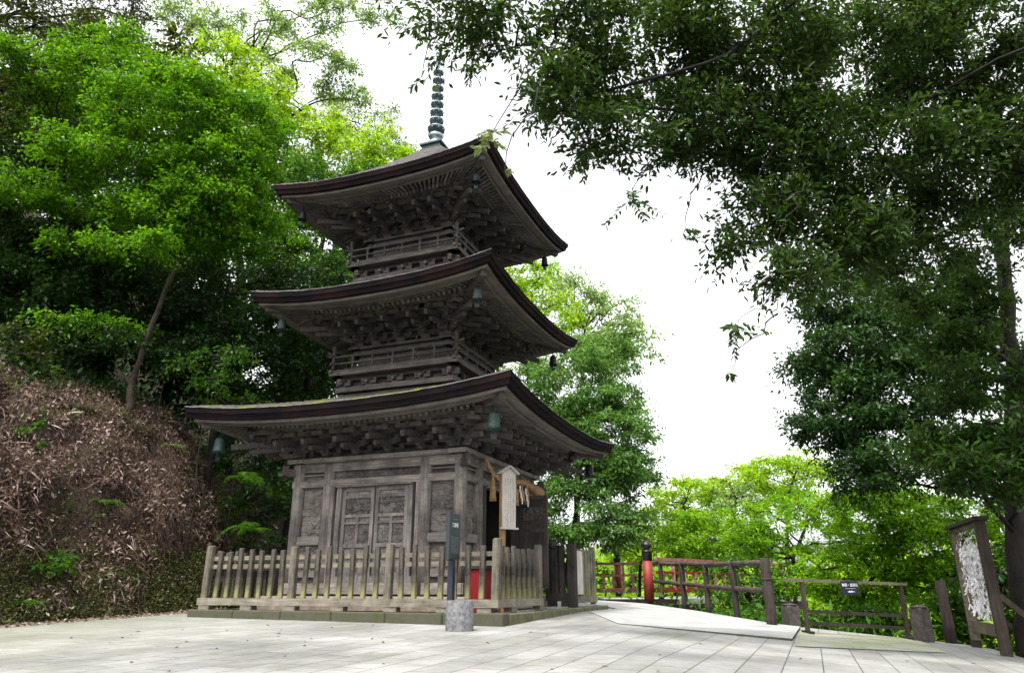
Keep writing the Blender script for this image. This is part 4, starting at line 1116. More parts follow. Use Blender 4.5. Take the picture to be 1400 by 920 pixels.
# keep a sensible width by pushing the far leg back along the same line of sight
fr = empty('fortune_frame', tuple(fb), 0, 'upright dark wooden frame with a capped top holding tied white fortune papers', 'frame')
far = fb.copy()
best = 1e9
for Y in np.arange(fb[1]+.2, fb[1]+2.2, .02):
    q = aty(1304, 723, Y); e_ = abs(q[2]-(fb[2]+FH))
    if e_ < best: best = e_; far = np.array([q[0], Y, fb[2]])
rel = far-fb; uu = rel/np.linalg.norm(rel)
print('FRAME', fb, far, FH, np.linalg.norm(rel), 'barrier', bl, brr, 'bollard', bp, 'rail posts', pp)
def fbm(a, b, w_, h, name, mat='frame_dark', up=(0, 0, 1)):
    m_ = MB(); m_.beam(a, b, w_, h, up); return m_.build(name, M[mat], fr)
upv = tuple(uu)
fbm((0, 0, -.1), (0, 0, FH), .13, .075, 'post', 'frame_dark', upv); fbm((*rel[:2], -.1), (*rel[:2], FH), .13, .075, 'post', 'frame_dark', upv)
fbm(tuple(uu*.045+[0, 0, .1]), tuple(uu*.045+[0, 0, FH-.02]), .135, .016, 'trim', 'frame_pale', upv)
fbm(tuple(rel-uu*.045+[0, 0, .1]), tuple(rel-uu*.045+[0, 0, FH-.02]), .135, .016, 'trim', 'frame_pale', upv)
fbm(tuple(-uu*.13+[0, 0, FH+.025]), tuple(rel+uu*.13+[0, 0, FH+.025]), .19, .045, 'cap'); fbm(tuple(uu*.04+[0, 0, FH-.04]), tuple(rel-uu*.04+[0, 0, FH-.04]), .05, .06, 'top_rail', 'frame_pale')
fbm(tuple(uu*.04+[0, 0, .30]), tuple(rel-uu*.04+[0, 0, .30]), .04, .16, 'bottom_board', 'frame_pale')
nn = np.array([uu[1], -uu[0], 0]); nn = nn if nn[0] > 0 else -nn       # behind
fbm(tuple(nn*.05+[0, 0, .75]), tuple(nn*.9+[0, 0, -.1]), .07, .07, 'brace'); fbm(tuple(rel+nn*.05+[0, 0, .75]), tuple(rel+nn*.9+[0, 0, -.1]), .07, .07, 'brace')
m_ = MB(); Wf = np.linalg.norm(rel)-.12; lines = np.linspace(.52, FH-.12, 11)
for z in lines: m_.beam(tuple(uu*.05+[0, 0, z]), tuple(rel-uu*.05+[0, 0, z]), .006, .006)
m_.build('line', M['frame_pale'], fr)
m_ = MB(); rr = random.Random(5)
for li, z in enumerate(lines):
    top = li > 8
    for k in range(int(105 if not top else 40)):
        t = rr.uniform(.06, Wf); frac = t/Wf
        if li in (0, 1, 2, 3) and frac < .0: continue
        if frac > .80 and li < 3 and rr.random() < .7: continue
        if top and rr.random() < .4: continue
        if li in (3, 4) and frac < .40 and rr.random() < .8: continue
        L = rr.uniform(.035, .085); a = rr.uniform(-1.0, 1.0); off = rr.uniform(-.03, .03)
        p0_ = uu*(t+.04)+nn*off*1.0+np.array([0, 0, z+rr.uniform(-.06, .06)]); s_ = uu*math.sin(a)*L+np.array([0, 0, -math.cos(a)*L])+nn*rr.uniform(-.04, .04)
        w2 = (uu*math.cos(a)+nn*rr.uniform(-.9, .9))*rr.uniform(.008, .013)
        m_.add([p0_-w2, p0_+w2, p0_+s_+w2, p0_+s_-w2], [(0, 1, 2, 3)])
        s2 = uu*math.sin(-a)*L*.5+np.array([0, 0, math.cos(a)*L*.25]); m_.add([p0_-w2, p0_+w2, p0_+s2+w2, p0_+s2-w2], [(0, 1, 2, 3)])
pap = m_.build('fortune_papers', M['paper'], None, tuple(fb)); tag(pap, 'mass of white paper fortunes tied on lines inside the dark frame', 'paper', kind='stuff')

# dark low bench at the left foot of the bank
q = hit(2, 838, lambda x, y: zp(x, y)); bn = empty('low_bench', (q[0]-.35, q[1], zp(q[0], q[1])), .1, 'black low wooden bench end at the left foot of the bank', 'bench')
m_ = MB(); m_.box((0, 0, .30), (1.1, .34, .05)); m_.build('seat', M['fence_dark'], bn)
for x in (-.45, .45): m_ = MB(); m_.box((x, 0, .13), (.07, .30, .27)); m_.build('leg', M['fence_dark'], bn)
m_ = MB(); m_.box((0, -.02, .225), (1.0, .28, .08)); m_.build('apron_board', M['fence_dark'], bn)
# ------------------------------------------------------------ the bank: dead leaves, twigs, ground cover, ferns
def hill_samples(n, u0, u1, d0, d1):
    us = rng.uniform(u0, u1, n); dsn = rng.uniform(d0, d1, n); P = np.zeros((n, 3)); Nn = np.zeros((n, 3)); 
    for i in range(n):
        a = hill_point(us[i], dsn[i]); P[i] = a
        b = hill_point(us[i]+.03, dsn[i]); c = hill_point(us[i], dsn[i]+.05); nn_ = np.cross(c-a, b-a); nn_ = nn_/np.linalg.norm(nn_)
        Nn[i] = nn_ if nn_[0] > 0 or nn_[2] > .3 else -nn_
    return P, Nn, us, dsn
BK = (1.6, 5.4)
P, Nn, us, dsn = hill_samples(15000, *BK, .05, 4.2)
patch = np.array([fnoise(p[0]*.6, p[1]*.6, p[2]*.8, 3) for p in P])
hz = P[:, 2]
keep = ((hz > 1.0) & (patch > -.20)) | ((hz <= 1.0) & (patch > .25))
Pk, Nk = P[keep], Nn[keep]; Pk = np.repeat(Pk, 7, 0)+rng.normal(size=(len(Pk)*7, 3))*.07; Nk = np.repeat(Nk, 7, 0)
D = rng.normal(size=Pk.shape); D[:, 2] -= .5; n = len(Pk)
o = leaf_object('leaf_litter', M['litter'], Pk+Nk*.03, D, Nk+rng.normal(size=Pk.shape)*.7, rng.uniform(.03, .12, n), rng.uniform(.012, .045, n), rng.beta(.9, 1.7, n))
tag(o, 'brown dead leaves covering the steep bank', 'leaf litter', kind='stuff')
Pk = np.repeat(P, 5, 0)+rng.normal(size=(len(P)*5, 3))*.07; Nk = np.repeat(Nn, 5, 0); n = len(Pk)
o = leaf_object('leaf_crumbs', M['litter'], Pk+Nk*.015, rng.normal(size=Pk.shape), Nk+rng.normal(size=Pk.shape)*.5, rng.uniform(.015, .05, n), rng.uniform(.008, .022, n), rng.beta(.9, 2.2, n))
tag(o, 'broken dead leaves and crumbs between the larger leaves on the bank', 'leaf litter', kind='stuff')
# brown leaves along the foot
n = 2600; us2 = rng.uniform(1.6, 4.3, n); P2 = np.array([[*(foot_at(u)+np.array([.94, -.34])*rng.uniform(-.25, .45)), 0] for u in us2]); P2[:, 2] = [zp(p[0], p[1])+.012 for p in P2]
o = leaf_object('fallen_leaves', M['litter'], P2, rng.normal(size=P2.shape)*[1, 1, .2], np.tile([0, 0, 1.], (n, 1))+rng.normal(size=P2.shape)*.35, rng.uniform(.04, .09, n), rng.uniform(.02, .04, n), rng.beta(2, 2, n))
tag(o, 'dead leaves lying along the foot of the bank', 'leaf litter', kind='stuff')
# stray leaves on paving
n = 55; P2 = np.stack([rng.uniform(-5, 5, n), rng.uniform(5.2, 10, n), np.zeros(n)], 1); ok = np.array([loc(0, 0, 0)[1]-p[1] > 3.0 for p in P2]); P2 = P2[ok]; P2[:, 2] = [zp(p[0], p[1])+.008 for p in P2]; n = len(P2)
o = leaf_object('stray_leaves', M['litter'], P2, rng.normal(size=P2.shape)*[1, 1, .1], np.tile([0, 0, 1.], (n, 1))+rng.normal(size=P2.shape)*.2, rng.uniform(.03, .07, n), rng.uniform(.02, .035, n), rng.uniform(0, .5, n))
tag(o, 'few dry leaves scattered over the paving', 'leaf litter', kind='stuff')
# twigs and dead stems
mb = MB(); sel = np.flatnonzero(keep); sel = rng.choice(sel, 5200)
for i in sel:
    a = P[i]+Nn[i]*.05; L = rng.uniform(.12, .55); d = rng.normal(size=3)*.7; d[2] -= .7; d = d/np.linalg.norm(d)
    m1_ = a+d*L*.5+Nn[i]*rng.uniform(.0, .10)+rng.normal(size=3)*.03; r = rng.uniform(.002, .0055); mb.tube([a, m1_, a+d*L+rng.normal(size=3)*.04], [r, r*.8, r*.4], 3, caps=False)
o = mb.build('dead_twigs', M['twig'], None); tag(o, 'dry brown twigs and stems hanging over the bank', 'twigs', kind='stuff')
n = 7000; i_ = rng.choice(np.flatnonzero(keep), n); Pk = P[i_]+Nn[i_]*rng.uniform(.01, .09, (n, 1)); D = rng.normal(size=Pk.shape)*.5+Nn[i_]*.35; D[:, 2] -= 1.0
o = leaf_object('dry_fronds', M['litter'], Pk, D, Nn[i_]+rng.normal(size=Pk.shape)*.4, rng.uniform(.12, .34, n), rng.uniform(.008, .022, n), rng.beta(1.2, 1.2, n))
tag(o, 'long dry fronds draped down the bank', 'dead fronds', kind='stuff')
# dark fibrous overhang near the right shoulder of the bank
mb = MB()
for k in range(1500):
    u = rng.uniform(3.75, 4.15); d = rng.uniform(.5, 1.6); a = hill_point(u, d); L = rng.uniform(.15, .5)
    mb.tube([a, a+[rng.uniform(.0, .18), rng.uniform(-.12, .02), -L*.4], a+[rng.uniform(.02, .2), rng.uniform(-.16, .02), -L]], [.004, .003, .001], 3, caps=False)
o = mb.build('hanging_roots', M['twig'], None); tag(o, 'dark fringe of roots and dead fern hanging from the bank shoulder', 'roots', kind='stuff')
# low green ground cover at the bank's foot and shoulders
P, Nn, us, dsn = hill_samples(9000, 1.6, 5.6, .0, 4.0)
patch = np.array([fnoise(p[0]*.9+9, p[1]*.9, p[2], 3) for p in P]); hz = P[:, 2]
keep = ((hz < .75+patch*1.1) & (patch > -.45)) | ((hz >= 1.15) & (patch > .42)) | ((us > 4.15) & (patch > -.1)) | ((hz > 3.9) & (patch > .0))
Pk = np.repeat(P[keep], 5, 0); Nk = np.repeat(Nn[keep], 5, 0); Pk = Pk+rng.normal(size=Pk.shape)*.05; n = len(Pk)
o = leaf_object('ground_cover', M['moss'], Pk+Nk*.03, rng.normal(size=Pk.shape)+Nk*.6, Nk+rng.normal(size=Pk.shape)*.6+[0, 0, .5], rng.uniform(.03, .085, n), rng.uniform(.015, .042, n), rng.beta(1.5, 1.6, n))
tag(o, 'small green plants and moss at the foot of the bank', 'ground cover', kind='stuff')
P, Nn, us, dsn = hill_samples(14000, 1.2, 9, 2.6, 17)
Pk = np.repeat(P, 5, 0)+rng.normal(size=(len(P)*5, 3))*[.14, .14, .10]; Nk = np.repeat(Nn, 5, 0); Pk[:, 2] += rng.uniform(0, .35, len(Pk)); n = len(Pk)
o = leaf_object('hill_undergrowth', M['dark'], Pk, rng.normal(size=Pk.shape)+[0, 0, .3], rng.normal(size=Pk.shape)*.6+[0, 0, .8], rng.uniform(.07, .18, n), rng.uniform(.03, .08, n), rng.beta(1.5, 2, n))
tag(o, 'dark shaded undergrowth on the hill above the bank', 'undergrowth', kind='stuff')
def fern(base, size, label, nfr=9, face=None, mat='mid', lean=(0, 0)):
    P_, D_, N_, L_, W_ = [], [], [], [], []; mb = MB(); base = np.array(base)
    for k in range(nfr):
        a = rng.uniform(0, 2*math.pi) if face is None else face+rng.uniform(-1.1, 1.1); d = np.array([math.cos(a), math.sin(a), 0]); el = rng.uniform(.35, .9)
        L = size*rng.uniform(.7, 1.1); pts = []
        for i in range(12):
            t = i/11; pts.append(base+d*L*t*(.85)+np.array([0, 0, L*(el*t-.75*t*t*el-.35*t**3)]))
        mb.tube([p-base for p in pts], [.004*(1-i/13) for i in range(12)], 3, caps=False)
        s = np.array([-d[1], d[0], 0])
        for i in range(1, 12):
            tg = unit((pts[i]-pts[i-1])[None])[0]
            for sd_ in (-1, 1):
                for hb in (0, .5):
                    t = (i+hb)/12; pl_ = L*.24*math.sin(math.pi*min(1, t*.9+.12))
                    P_.append(pts[i]-base-(pts[i]-pts[i-1])*hb); D_.append(s*sd_+tg*.45+[0, 0, -.15]); N_.append([rng.normal()*.15, rng.normal()*.15, 1]); L_.append(pl_); W_.append(L*.026)
    r = empty('fern', tuple(base), 0, label, 'fern'); mb.build('stalks', M['trunk'], r)
    P_ = np.array(P_); leaf_object('fronds', M[mat], P_, np.array(D_), np.array(N_), np.array(L_), np.array(W_), rng.uniform(.3, .8, len(P_)), r); return r
def hill_at(px, py):
    """first hit of a view ray with the hillside"""
    dg = bpy.context.evaluated_depsgraph_get(); r = ray(px, py)
    ok, l, nrm, i = hillside.ray_cast(Vector((0, 0, CAMZ)), Vector(r/np.linalg.norm(r)))
    return (np.array(l), np.array(nrm)) if ok else (aty(px, py, 13), np.array([0, 0, 1.]))
bpy.context.view_layer.update()
for (px, py, s, mt, lb) in ((62, 508, .48, 'pale', 'pale green fern near the top of the bank, left of the leaning trunk'),
                            (95, 500, .30, 'mid', 'darker small fern beside the pale fern at the top of the bank'),
                            (138, 690, .42, 'mid', 'lone bright fern in the middle of the brown dead leaves'),
                            (232, 612, .30, 'pale', 'small fern on the shoulder above the hanging roots'),
                            (30, 828, .34, 'mid', 'fern at the left foot of the bank beside the black bench'),
                            (262, 560, .36, 'mid', 'fern on the bank crest just left of the lowest roof'),
                            (305, 735, .34, 'mid', 'low fern above the left end of the fence')):
    l, nrm = hill_at(px, py); fern(l+nrm*.05, s, lb, 9, None, mt)
for (px, py, Y, s, lb) in ((375, 672, 13.6, .95, 'wide fern frond arching beside the left wall of the pagoda'), (335, 655, 13.9, .85, 'fern spreading in the shade left of the pagoda wall'), (350, 720, 13.8, .8, 'lowest fern between the bank and the pagoda wall')):
    b_ = aty(px, py, Y); fern(b_-[0, 0, .1], s, lb, 6, -1.4, 'mid')

P, Nn, us, dsn = hill_samples(3600, 1.6, 4.6, .0, .38); Pk = np.repeat(P, 7, 0)+rng.normal(size=(len(P)*7, 3))*.05; Nk = np.repeat(Nn, 7, 0); n = len(Pk)
o = leaf_object('foot_plants', M['moss'], Pk+Nk*.02, rng.normal(size=Pk.shape)+Nk*.7, Nk+rng.normal(size=Pk.shape)*.6+[0, 0, .5], rng.uniform(.018, .06, n), rng.uniform(.010, .03, n), rng.beta(1.1, 1.3, n))
tag(o, 'dense low bright plants along the mossy foot of the bank', 'ground cover', kind='stuff')
# ------------------------------------------------------------ trees on the hill, left
def low_plant(px, py, r, n, mt, lb):
    l, nrm = hill_at(px, py); root = empty('shrub', tuple(l), 0, lb, 'shrub', 'small shrubs on the bank')
    cs = l+nrm*.12+rng.normal(size=(n, 3))*r*.55; P, D, Nn, L, W, tint, (ta, tb) = sprays(cs, np.full(n, r*.6), 7, 8, (.085, .04), .6, .4, .5)
    mb = MB()
    for c_ in cs: mb.tube([np.zeros(3), (c_-l)*.5+[0, 0, .04], c_-l], [.008, .006, .003], 4, caps=False)
    mb.build('stems', M['trunk'], root); leaf_object('foliage', M[mt], P-l, D, Nn, L, W, tint, root)
for (px, py, r, n, mt, lb) in ((258, 575, .30, 8, 'moss', 'yellowish shrub spilling over the bank shoulder left of the lowest roof'), (285, 640, .34, 10, 'mid', 'green shrub low on the right flank of the bank under the far left bell'), (300, 700, .34, 10, 'moss', 'mossy shrub just above the left end of the fence'),
        (235, 545, .26, 6, 'mid', 'small shrub on the bank crest below the maple trunk'), (330, 735, .26, 7, 'moss', 'small mossy plant behind the left fence pickets'), (20, 490, .34, 8, 'dark', 'dark shrub on the bank crest at the far left'), (120, 478, .30, 8, 'mid', 'leafy shrub on the bank crest right of the pale fern'), (160, 500, .26, 6, 'dark', 'small dark shrub on the crest beside the maple foot'), (60, 775, .26, 6, 'mid', 'low green plant on the lower left of the bank'), (40, 600, .16, 3, 'mid', 'tiny sprig among dead leaves at the left of the bank')):
    low_plant(px, py, r, n, mt, lb)
def T(px, py, Y): return aty(px, py, Y)
LF_M, LF_S, LF_B = (.105, .06), (.075, .042), (.13, .055)
tree('maple_tree', 'bright lime maple with a leaning bare trunk spreading over the bank', 'tree', [T(186, 505, 13.6), T(213, 430, 13.6), T(243, 360, 13.6), T(268, 280, 13.6), T(270, 190, 14.2)], .085,
     [(165, 95, 13.5, 75, 65, 1.0, 42), (235, 150, 13, 100, 75, 1.0, 80), (290, 235, 13.4, 90, 70, .9, 80), (312, 305, 14.2, 74, 48, .7, 56), (250, 290, 13.2, 90, 45, .8, 34), (395, 355, 17.5, 55, 34, .6, 22), (120, 200, 12.6, 70, 28, .6, 20), (340, 180, 14, 60, 60, .8, 34), (180, 330, 12.2, 60, 14, .5, 8)],
     'lime', (.088, .052), 15, 12, bark='trunk_brown', flat=.20, droop=.30, clr=.55, up=1.2)
tree('olive_tree', 'dark olive tree filling the upper left corner of the view', 'tree', [T(-120, 420, 13), T(-90, 250, 13.5), T(-40, 100, 14), T(0, -20, 15)], .2,
     [(40, 60, 14.5, 120, 80, 1.2, 55), (120, 20, 15.5, 90, 60, 1.2, 32), (20, 170, 14.5, 90, 70, 1.2, 38), (-60, 100, 14, 80, 150, 1.2, 30), (70, 210, 14.8, 60, 40, 1, 12)], 'olive', (.10, .05), 12, 10)
tree('evergreen_tree', 'dark glossy evergreen above the left end of the bank', 'tree', [T(20, 500, 14.6), T(28, 420, 14.8), T(20, 320, 15), T(40, 220, 15.3)], .12,
     [(40, 300, 14.8, 90, 80, 1.2, 60), (120, 350, 15, 90, 80, 1.2, 60), (60, 400, 14.6, 110, 50, .9, 60), (170, 270, 15.6, 70, 60, 1, 44), (-60, 340, 14, 70, 120, 1, 40), (180, 420, 15.5, 80, 50, .9, 46), (30, 230, 15, 80, 40, 1, 36)], 'dark', LF_B, 12, 9)
tree('evergreen_tree', 'dark evergreen mass right of the leaning maple trunk', 'tree', [T(300, 520, 15.5), T(305, 450, 15.6), T(315, 370, 15.8)], .1,
     [(270, 400, 15.6, 70, 60, 1, 40), (340, 420, 15.6, 80, 60, 1, 44), (420, 450, 16.4, 70, 60, 1, 36), (300, 470, 15.4, 90, 40, .8, 30), (400, 380, 16.5, 70, 40, .8, 22), (350, 520, 16.2, 90, 50, .8, 34), (450, 510, 17, 60, 60, .8, 22)], 'dark', (.11, .05), 12, 9)
tree('hill_tree', 'mid green leafy tree directly behind the left eaves of the pagoda', 'tree', [T(420, 560, 18.5), T(425, 450, 18.5), T(440, 330, 19), T(450, 250, 19.5)], .16,
     [(440, 330, 18.5, 80, 55, 1.2, 70), (400, 400, 18.2, 60, 40, 1, 34), (470, 400, 18, 60, 60, 1, 44), (380, 260, 18.5, 70, 60, 1.2, 50), (460, 265, 19.5, 80, 45, 1.2, 50), (350, 330, 17.5, 50, 70, 1, 30), (440, 470, 18, 70, 50, 1, 40)], 'mid', (.12, .065), 12, 10)
tree('hill_tree', 'yellow green tree rising between the lime maple and the top roof', 'tree', [T(470, 420, 22), T(455, 320, 22), T(440, 230, 22.5), T(430, 150, 23)], .18,
     [(400, 190, 21.5, 80, 50, 1.4, 62), (465, 215, 21.5, 70, 40, 1.2, 50), (525, 225, 22, 50, 28, 1, 24), (350, 140, 21, 60, 50, 1.2, 44), (300, 100, 20.5, 50, 60, 1.2, 36), (500, 180, 23, 50, 22, 1, 10)], 'yellow', (.12, .07), 11, 9, flat=.35, clr=.6)
tree('tall_tree', 'tall open tree with dark bare branches against the sky at the top', 'tree', [T(330, 400, 24), T(322, 280, 24), T(305, 170, 24.5), T(310, 90, 25)], .26,
     [(345, 40, 24, 60, 30, 1.5, 16), (420, 30, 23.5, 70, 30, 1.4, 20), (430, 85, 23, 55, 25, 1.2, 16), (370, 105, 24, 60, 22, 1.2, 12), (500, 12, 24, 45, 20, 1, 9), (290, 40, 24.5, 40, 40, 1.3, 12), (250, 10, 24, 50, 30, 1.2, 14), (470, 130, 24, 45, 14, 1, 6)], 'pale', (.14, .075), 12, 9, limbs=14, clr=.78)
tree('tall_tree', 'hazy pale tree with fine branches left of the spire', 'tree', [T(500, 420, 27), T(505, 300, 27), T(512, 200, 27.5)], .16,
     [(490, 150, 27, 50, 24, 1.4, 14), (535, 200, 27, 40, 22, 1.2, 14), (450, 165, 27.5, 35, 20, 1, 8), (555, 215, 27, 24, 12, 1, 5)], 'pale', (.14, .07), 9, 8, limbs=12, clr=.8)
for (px, py, Y, rx, ry, n, mt, lb) in ((290, 500, 13.4, 50, 34, 12, 'mid', 'leafy shrub on the crest of the bank left of the roofs'), (360, 600, 15.5, 70, 50, 40, 'dark', 'dark shrub in the gap left of the pagoda wall under the eave'),
        (370, 700, 15.2, 60, 60, 44, 'dark', 'dark shrub filling the hollow beside the left wall'), (330, 560, 14.6, 60, 34, 14, 'mid', 'thin shrub just behind the lowest roof\'s left tip'), (100, 465, 13.6, 120, 20, 16, 'dark', 'low dark shrub along the top left of the bank'),
        (230, 480, 14.4, 60, 30, 14, 'dark', 'small dark shrub at the foot of the leaning maple trunk'), (25, 470, 12.8, 50, 26, 8, 'olive', 'olive shrub at the left edge above the bank')):
    c_ = T(px, py, Y); tree('shrub', lb, 'shrub', [c_-[0, 0, ry/F*Y*1.3+.3], c_-[0, 0, .1], c_+[0, 0, .2]], .016, [(px, py, Y, rx, ry, .6, n)], mt, (.09, .045), 10, 9, limbs=5, clr=.38)
tree('hill_tree', 'sunlit mid green tree filling the forest wall left of the lime maple', 'tree', [T(60, 480, 15.2), T(70, 380, 15.2), T(85, 260, 15.5)], .08,
     [(90, 150, 17, 80, 60, 1.2, 44), (30, 230, 16.5, 70, 50, 1, 26), (150, 300, 16.5, 80, 30, 1, 22), (230, 350, 16.2, 90, 24, .8, 24), (60, 90, 13.6, 60, 40, .8, 26), (30, 250, 13.4, 60, 30, .7, 18), (150, 330, 13.4, 90, 14, .6, 14), (120, 440, 13.2, 60, 12, .5, 7), (110, 270, 13.8, 60, 30, .7, 14)], 'lime', (.10, .055), 13, 10, flat=.20, up=1.1)
# background forest wall on the hill (closes the dark gaps between nearer crowns)
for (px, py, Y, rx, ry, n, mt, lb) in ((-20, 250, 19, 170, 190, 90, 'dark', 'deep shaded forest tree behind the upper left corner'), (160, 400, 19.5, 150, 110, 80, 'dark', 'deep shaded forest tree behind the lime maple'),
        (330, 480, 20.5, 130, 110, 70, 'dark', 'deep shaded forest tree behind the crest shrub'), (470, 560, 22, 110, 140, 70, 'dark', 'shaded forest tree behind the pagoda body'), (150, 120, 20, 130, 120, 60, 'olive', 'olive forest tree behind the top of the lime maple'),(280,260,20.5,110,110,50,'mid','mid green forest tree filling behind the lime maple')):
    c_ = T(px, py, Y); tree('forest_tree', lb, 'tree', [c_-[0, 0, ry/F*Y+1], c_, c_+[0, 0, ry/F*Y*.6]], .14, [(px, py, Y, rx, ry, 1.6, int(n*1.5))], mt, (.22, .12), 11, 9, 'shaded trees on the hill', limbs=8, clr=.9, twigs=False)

# ------------------------------------------------------------ trees right of and behind the pagoda
tree('broadleaf_tree', 'dense mid green tree standing directly right of the pagoda', 'tree', [T(770, 850, 23), T(775, 780, 23), T(790, 680, 23), T(800, 580, 23.5)], .16,
     [(800, 530, 23, 75, 55, 1.5, 84), (840, 590, 22.5, 50, 60, 1.4, 70), (770, 610, 22.5, 60, 70, 1.3, 74), (850, 650, 22.5, 48, 40, 1.3, 50), (780, 700, 22, 60, 50, 1.2, 50), (840, 720, 22, 50, 30, 1, 24), (730, 560, 24, 50, 80, 1.2, 44), (820, 480, 24, 45, 24, 1, 26)],
     'midpale', (.15, .06), 12, 10, clr=.65, limbs=16, flat=.25)
tree('hazy_tree', 'pale hazy tree whose rounded top shows right of the middle roof', 'tree', [T(790, 800, 34), T(790, 600, 34), T(800, 450, 34)], .24,
     [(780, 410, 34, 60, 35, 1.8, 26), (830, 440, 34, 50, 40, 1.8, 28), (870, 475, 34, 34, 30, 1.4, 12), (740, 390, 34, 40, 30, 1.4, 10), (800, 490, 33, 70, 40, 1.5, 26)], 'pale', (.20, .10), 10, 9, limbs=12, clr=1.0)
tree('yellow_tree', 'yellow green tree peeping between the top and middle roofs on the right', 'tree', [T(720, 600, 30), T(722, 480, 30), T(728, 400, 30)], .14,
     [(725, 380, 30, 42, 26, 1.2, 22), (750, 430, 29.5, 50, 40, 1.2, 24), (700, 480, 29, 50, 40, 1.2, 16)], 'yellow', (.16, .09), 10, 9, clr=.8)
G = 'lime maples in the ravine'
rt = [((930, 690, 28, 60, 38, 1.8, 56), 'yellow', 'yellow green maple rounding up right of the dense tree'), ((1010, 665, 30, 65, 32, 1.8, 46), 'yellow', 'far yellow maple below the sky gap centre'),
      ((1080, 650, 27, 65, 36, 1.5, 56), 'yellow', 'bright yellow maple top nearest the dark evergreen'), ((1090, 720, 21, 105, 55, 1.6, 115), 'lime', 'broad lime maple above the middle of the log railing end'),
      ((980, 740, 24, 75, 45, 1.5, 84), 'lime', 'lime maple just right of the red post'), ((1210, 705, 18, 100, 50, 1.2, 105), 'lime', 'layered lime maple above the barrier'),
      ((1180, 790, 18.2, 110, 42, 1.2, 105), 'lime', 'low lime maple behind the barrier rails'), ((1310, 740, 17, 85, 65, 1.2, 84), 'lime', 'shaded lime maple behind the fortune frame'),
      ((880, 740, 27, 60, 36, 1.5, 34), 'yellow', 'small maple seen over the bridge railing'), ((1020, 800, 19.5, 70, 36, 1.2, 40), 'mid', 'darker bush seen through the log railing'), ((1000, 690, 27, 50, 40, 1.5, 24), 'pale', 'pale silvery maple amid the yellow ones')]
for l, mt, lb in rt:
    px, py, Y, rx, ry = l[:5]; s = Y/F
    tree('maple_tree', lb, 'tree', [T(px-10, py+ry*1.6, Y)-[0, 0, 1.5], T(px-5, py+ry*.8, Y), T(px+rx*.15, py-ry*.2, Y)], .12, [l], 'maple' if mt == 'lime' else mt, (.13, .07) if Y > 22 else (.10, .052), 11, 10, G, limbs=11, clr=.62 if Y > 22 else .5, flat=.25, droop=.2)
for (px, py, Y, rx, ry, n, mt, lb) in ((965, 832, 21.5, 50, 22, 20, 'yellow', 'yellow green bush between log railing and red bridge railing'), (1000, 848, 18.2, 50, 18, 18, 'mid', 'bright leafy bush below the log railing middle'), (1040, 858, 16.5, 50, 26, 22, 'mid', 'leafy bush against the log railing end post'), (1170, 852, 16.2, 90, 26, 44, 'mid', 'leafy bush below the barrier'),
        (1345, 830, 15.2, 60, 60, 40, 'mid', 'leafy bush behind the fortune frame'), (1290, 845, 15.4, 40, 30, 20, 'lime', 'small lime bush behind the round wooden post'), (900, 795, 31, 60, 22, 24, 'mid', 'bush behind the bridge railing'), (780, 790, 25.5, 60, 30, 26, 'mid', 'bush behind the dark gate section'), (1400, 780, 13.5, 40, 90, 30, 'dark', 'dark bush at the right edge behind the big trunk')):
    c_ = T(px, py, Y); tree('shrub', lb, 'shrub', [c_-[0, 0, ry/F*Y+1.0], c_-[0, 0, .1], c_+[0, 0, .1]], .03, [(px, py, Y, rx, ry, .7, n)], mt, (.11, .05), 10, 9, 'bushes beyond the railings', limbs=5, clr=.42)
# deep background wooded slope closing the horizon
n = 36000; bx_ = rng.uniform(-60, 90, n); by_ = rng.uniform(42, 75, n); gh = 2.0+rng.uniform(-7, 1.0, n)+np.sin(bx_*.21)*.8+np.sin(bx_*.53+2)*.6
P_ = np.stack([bx_, by_, gh], 1)
o = leaf_object('far_wood', M['yellow'], P_, rng.normal(size=P_.shape), rng.normal(size=P_.shape)+[0, -.5, 1.0], rng.uniform(.5, 1.0, n), rng.uniform(.3, .55, n), rng.uniform(.0, .7, n)); tag(o, 'far pale woodland beyond the ravine', 'woodland', kind='stuff')
n = 30000; P_ = np.stack([rng.uniform(1, 30, n), rng.uniform(12.5, 40, n), np.zeros(n)], 1); dd = polydist(P_[:, 0], P_[:, 1], PLAT); P_ = P_[dd > .25]; dd = dd[dd > .25]
tt = np.clip(dd/6, 0, 1); P_[:, 2] = .05+.025*np.clip(P_[:, 1]-9.8, -20, 0)+.025*np.clip(P_[:, 1]-9.8, 0, 12)-.075*np.clip(P_[:, 0]-1.2, 0, 7)-.06-4.5*(tt*tt*(3-2*tt))+rng.uniform(0, .45, len(P_)); n = len(P_)
o = leaf_object('undergrowth', M['mid'], P_, rng.normal(size=P_.shape)+[0, 0, .6], rng.normal(size=P_.shape)*.6+[0, 0, 1.0], rng.uniform(.12, .30, n), rng.uniform(.05, .12, n), rng.uniform(.1, .9, n)); tag(o, 'leafy undergrowth on the ravine slope beyond the railings', 'undergrowth', kind='stuff')

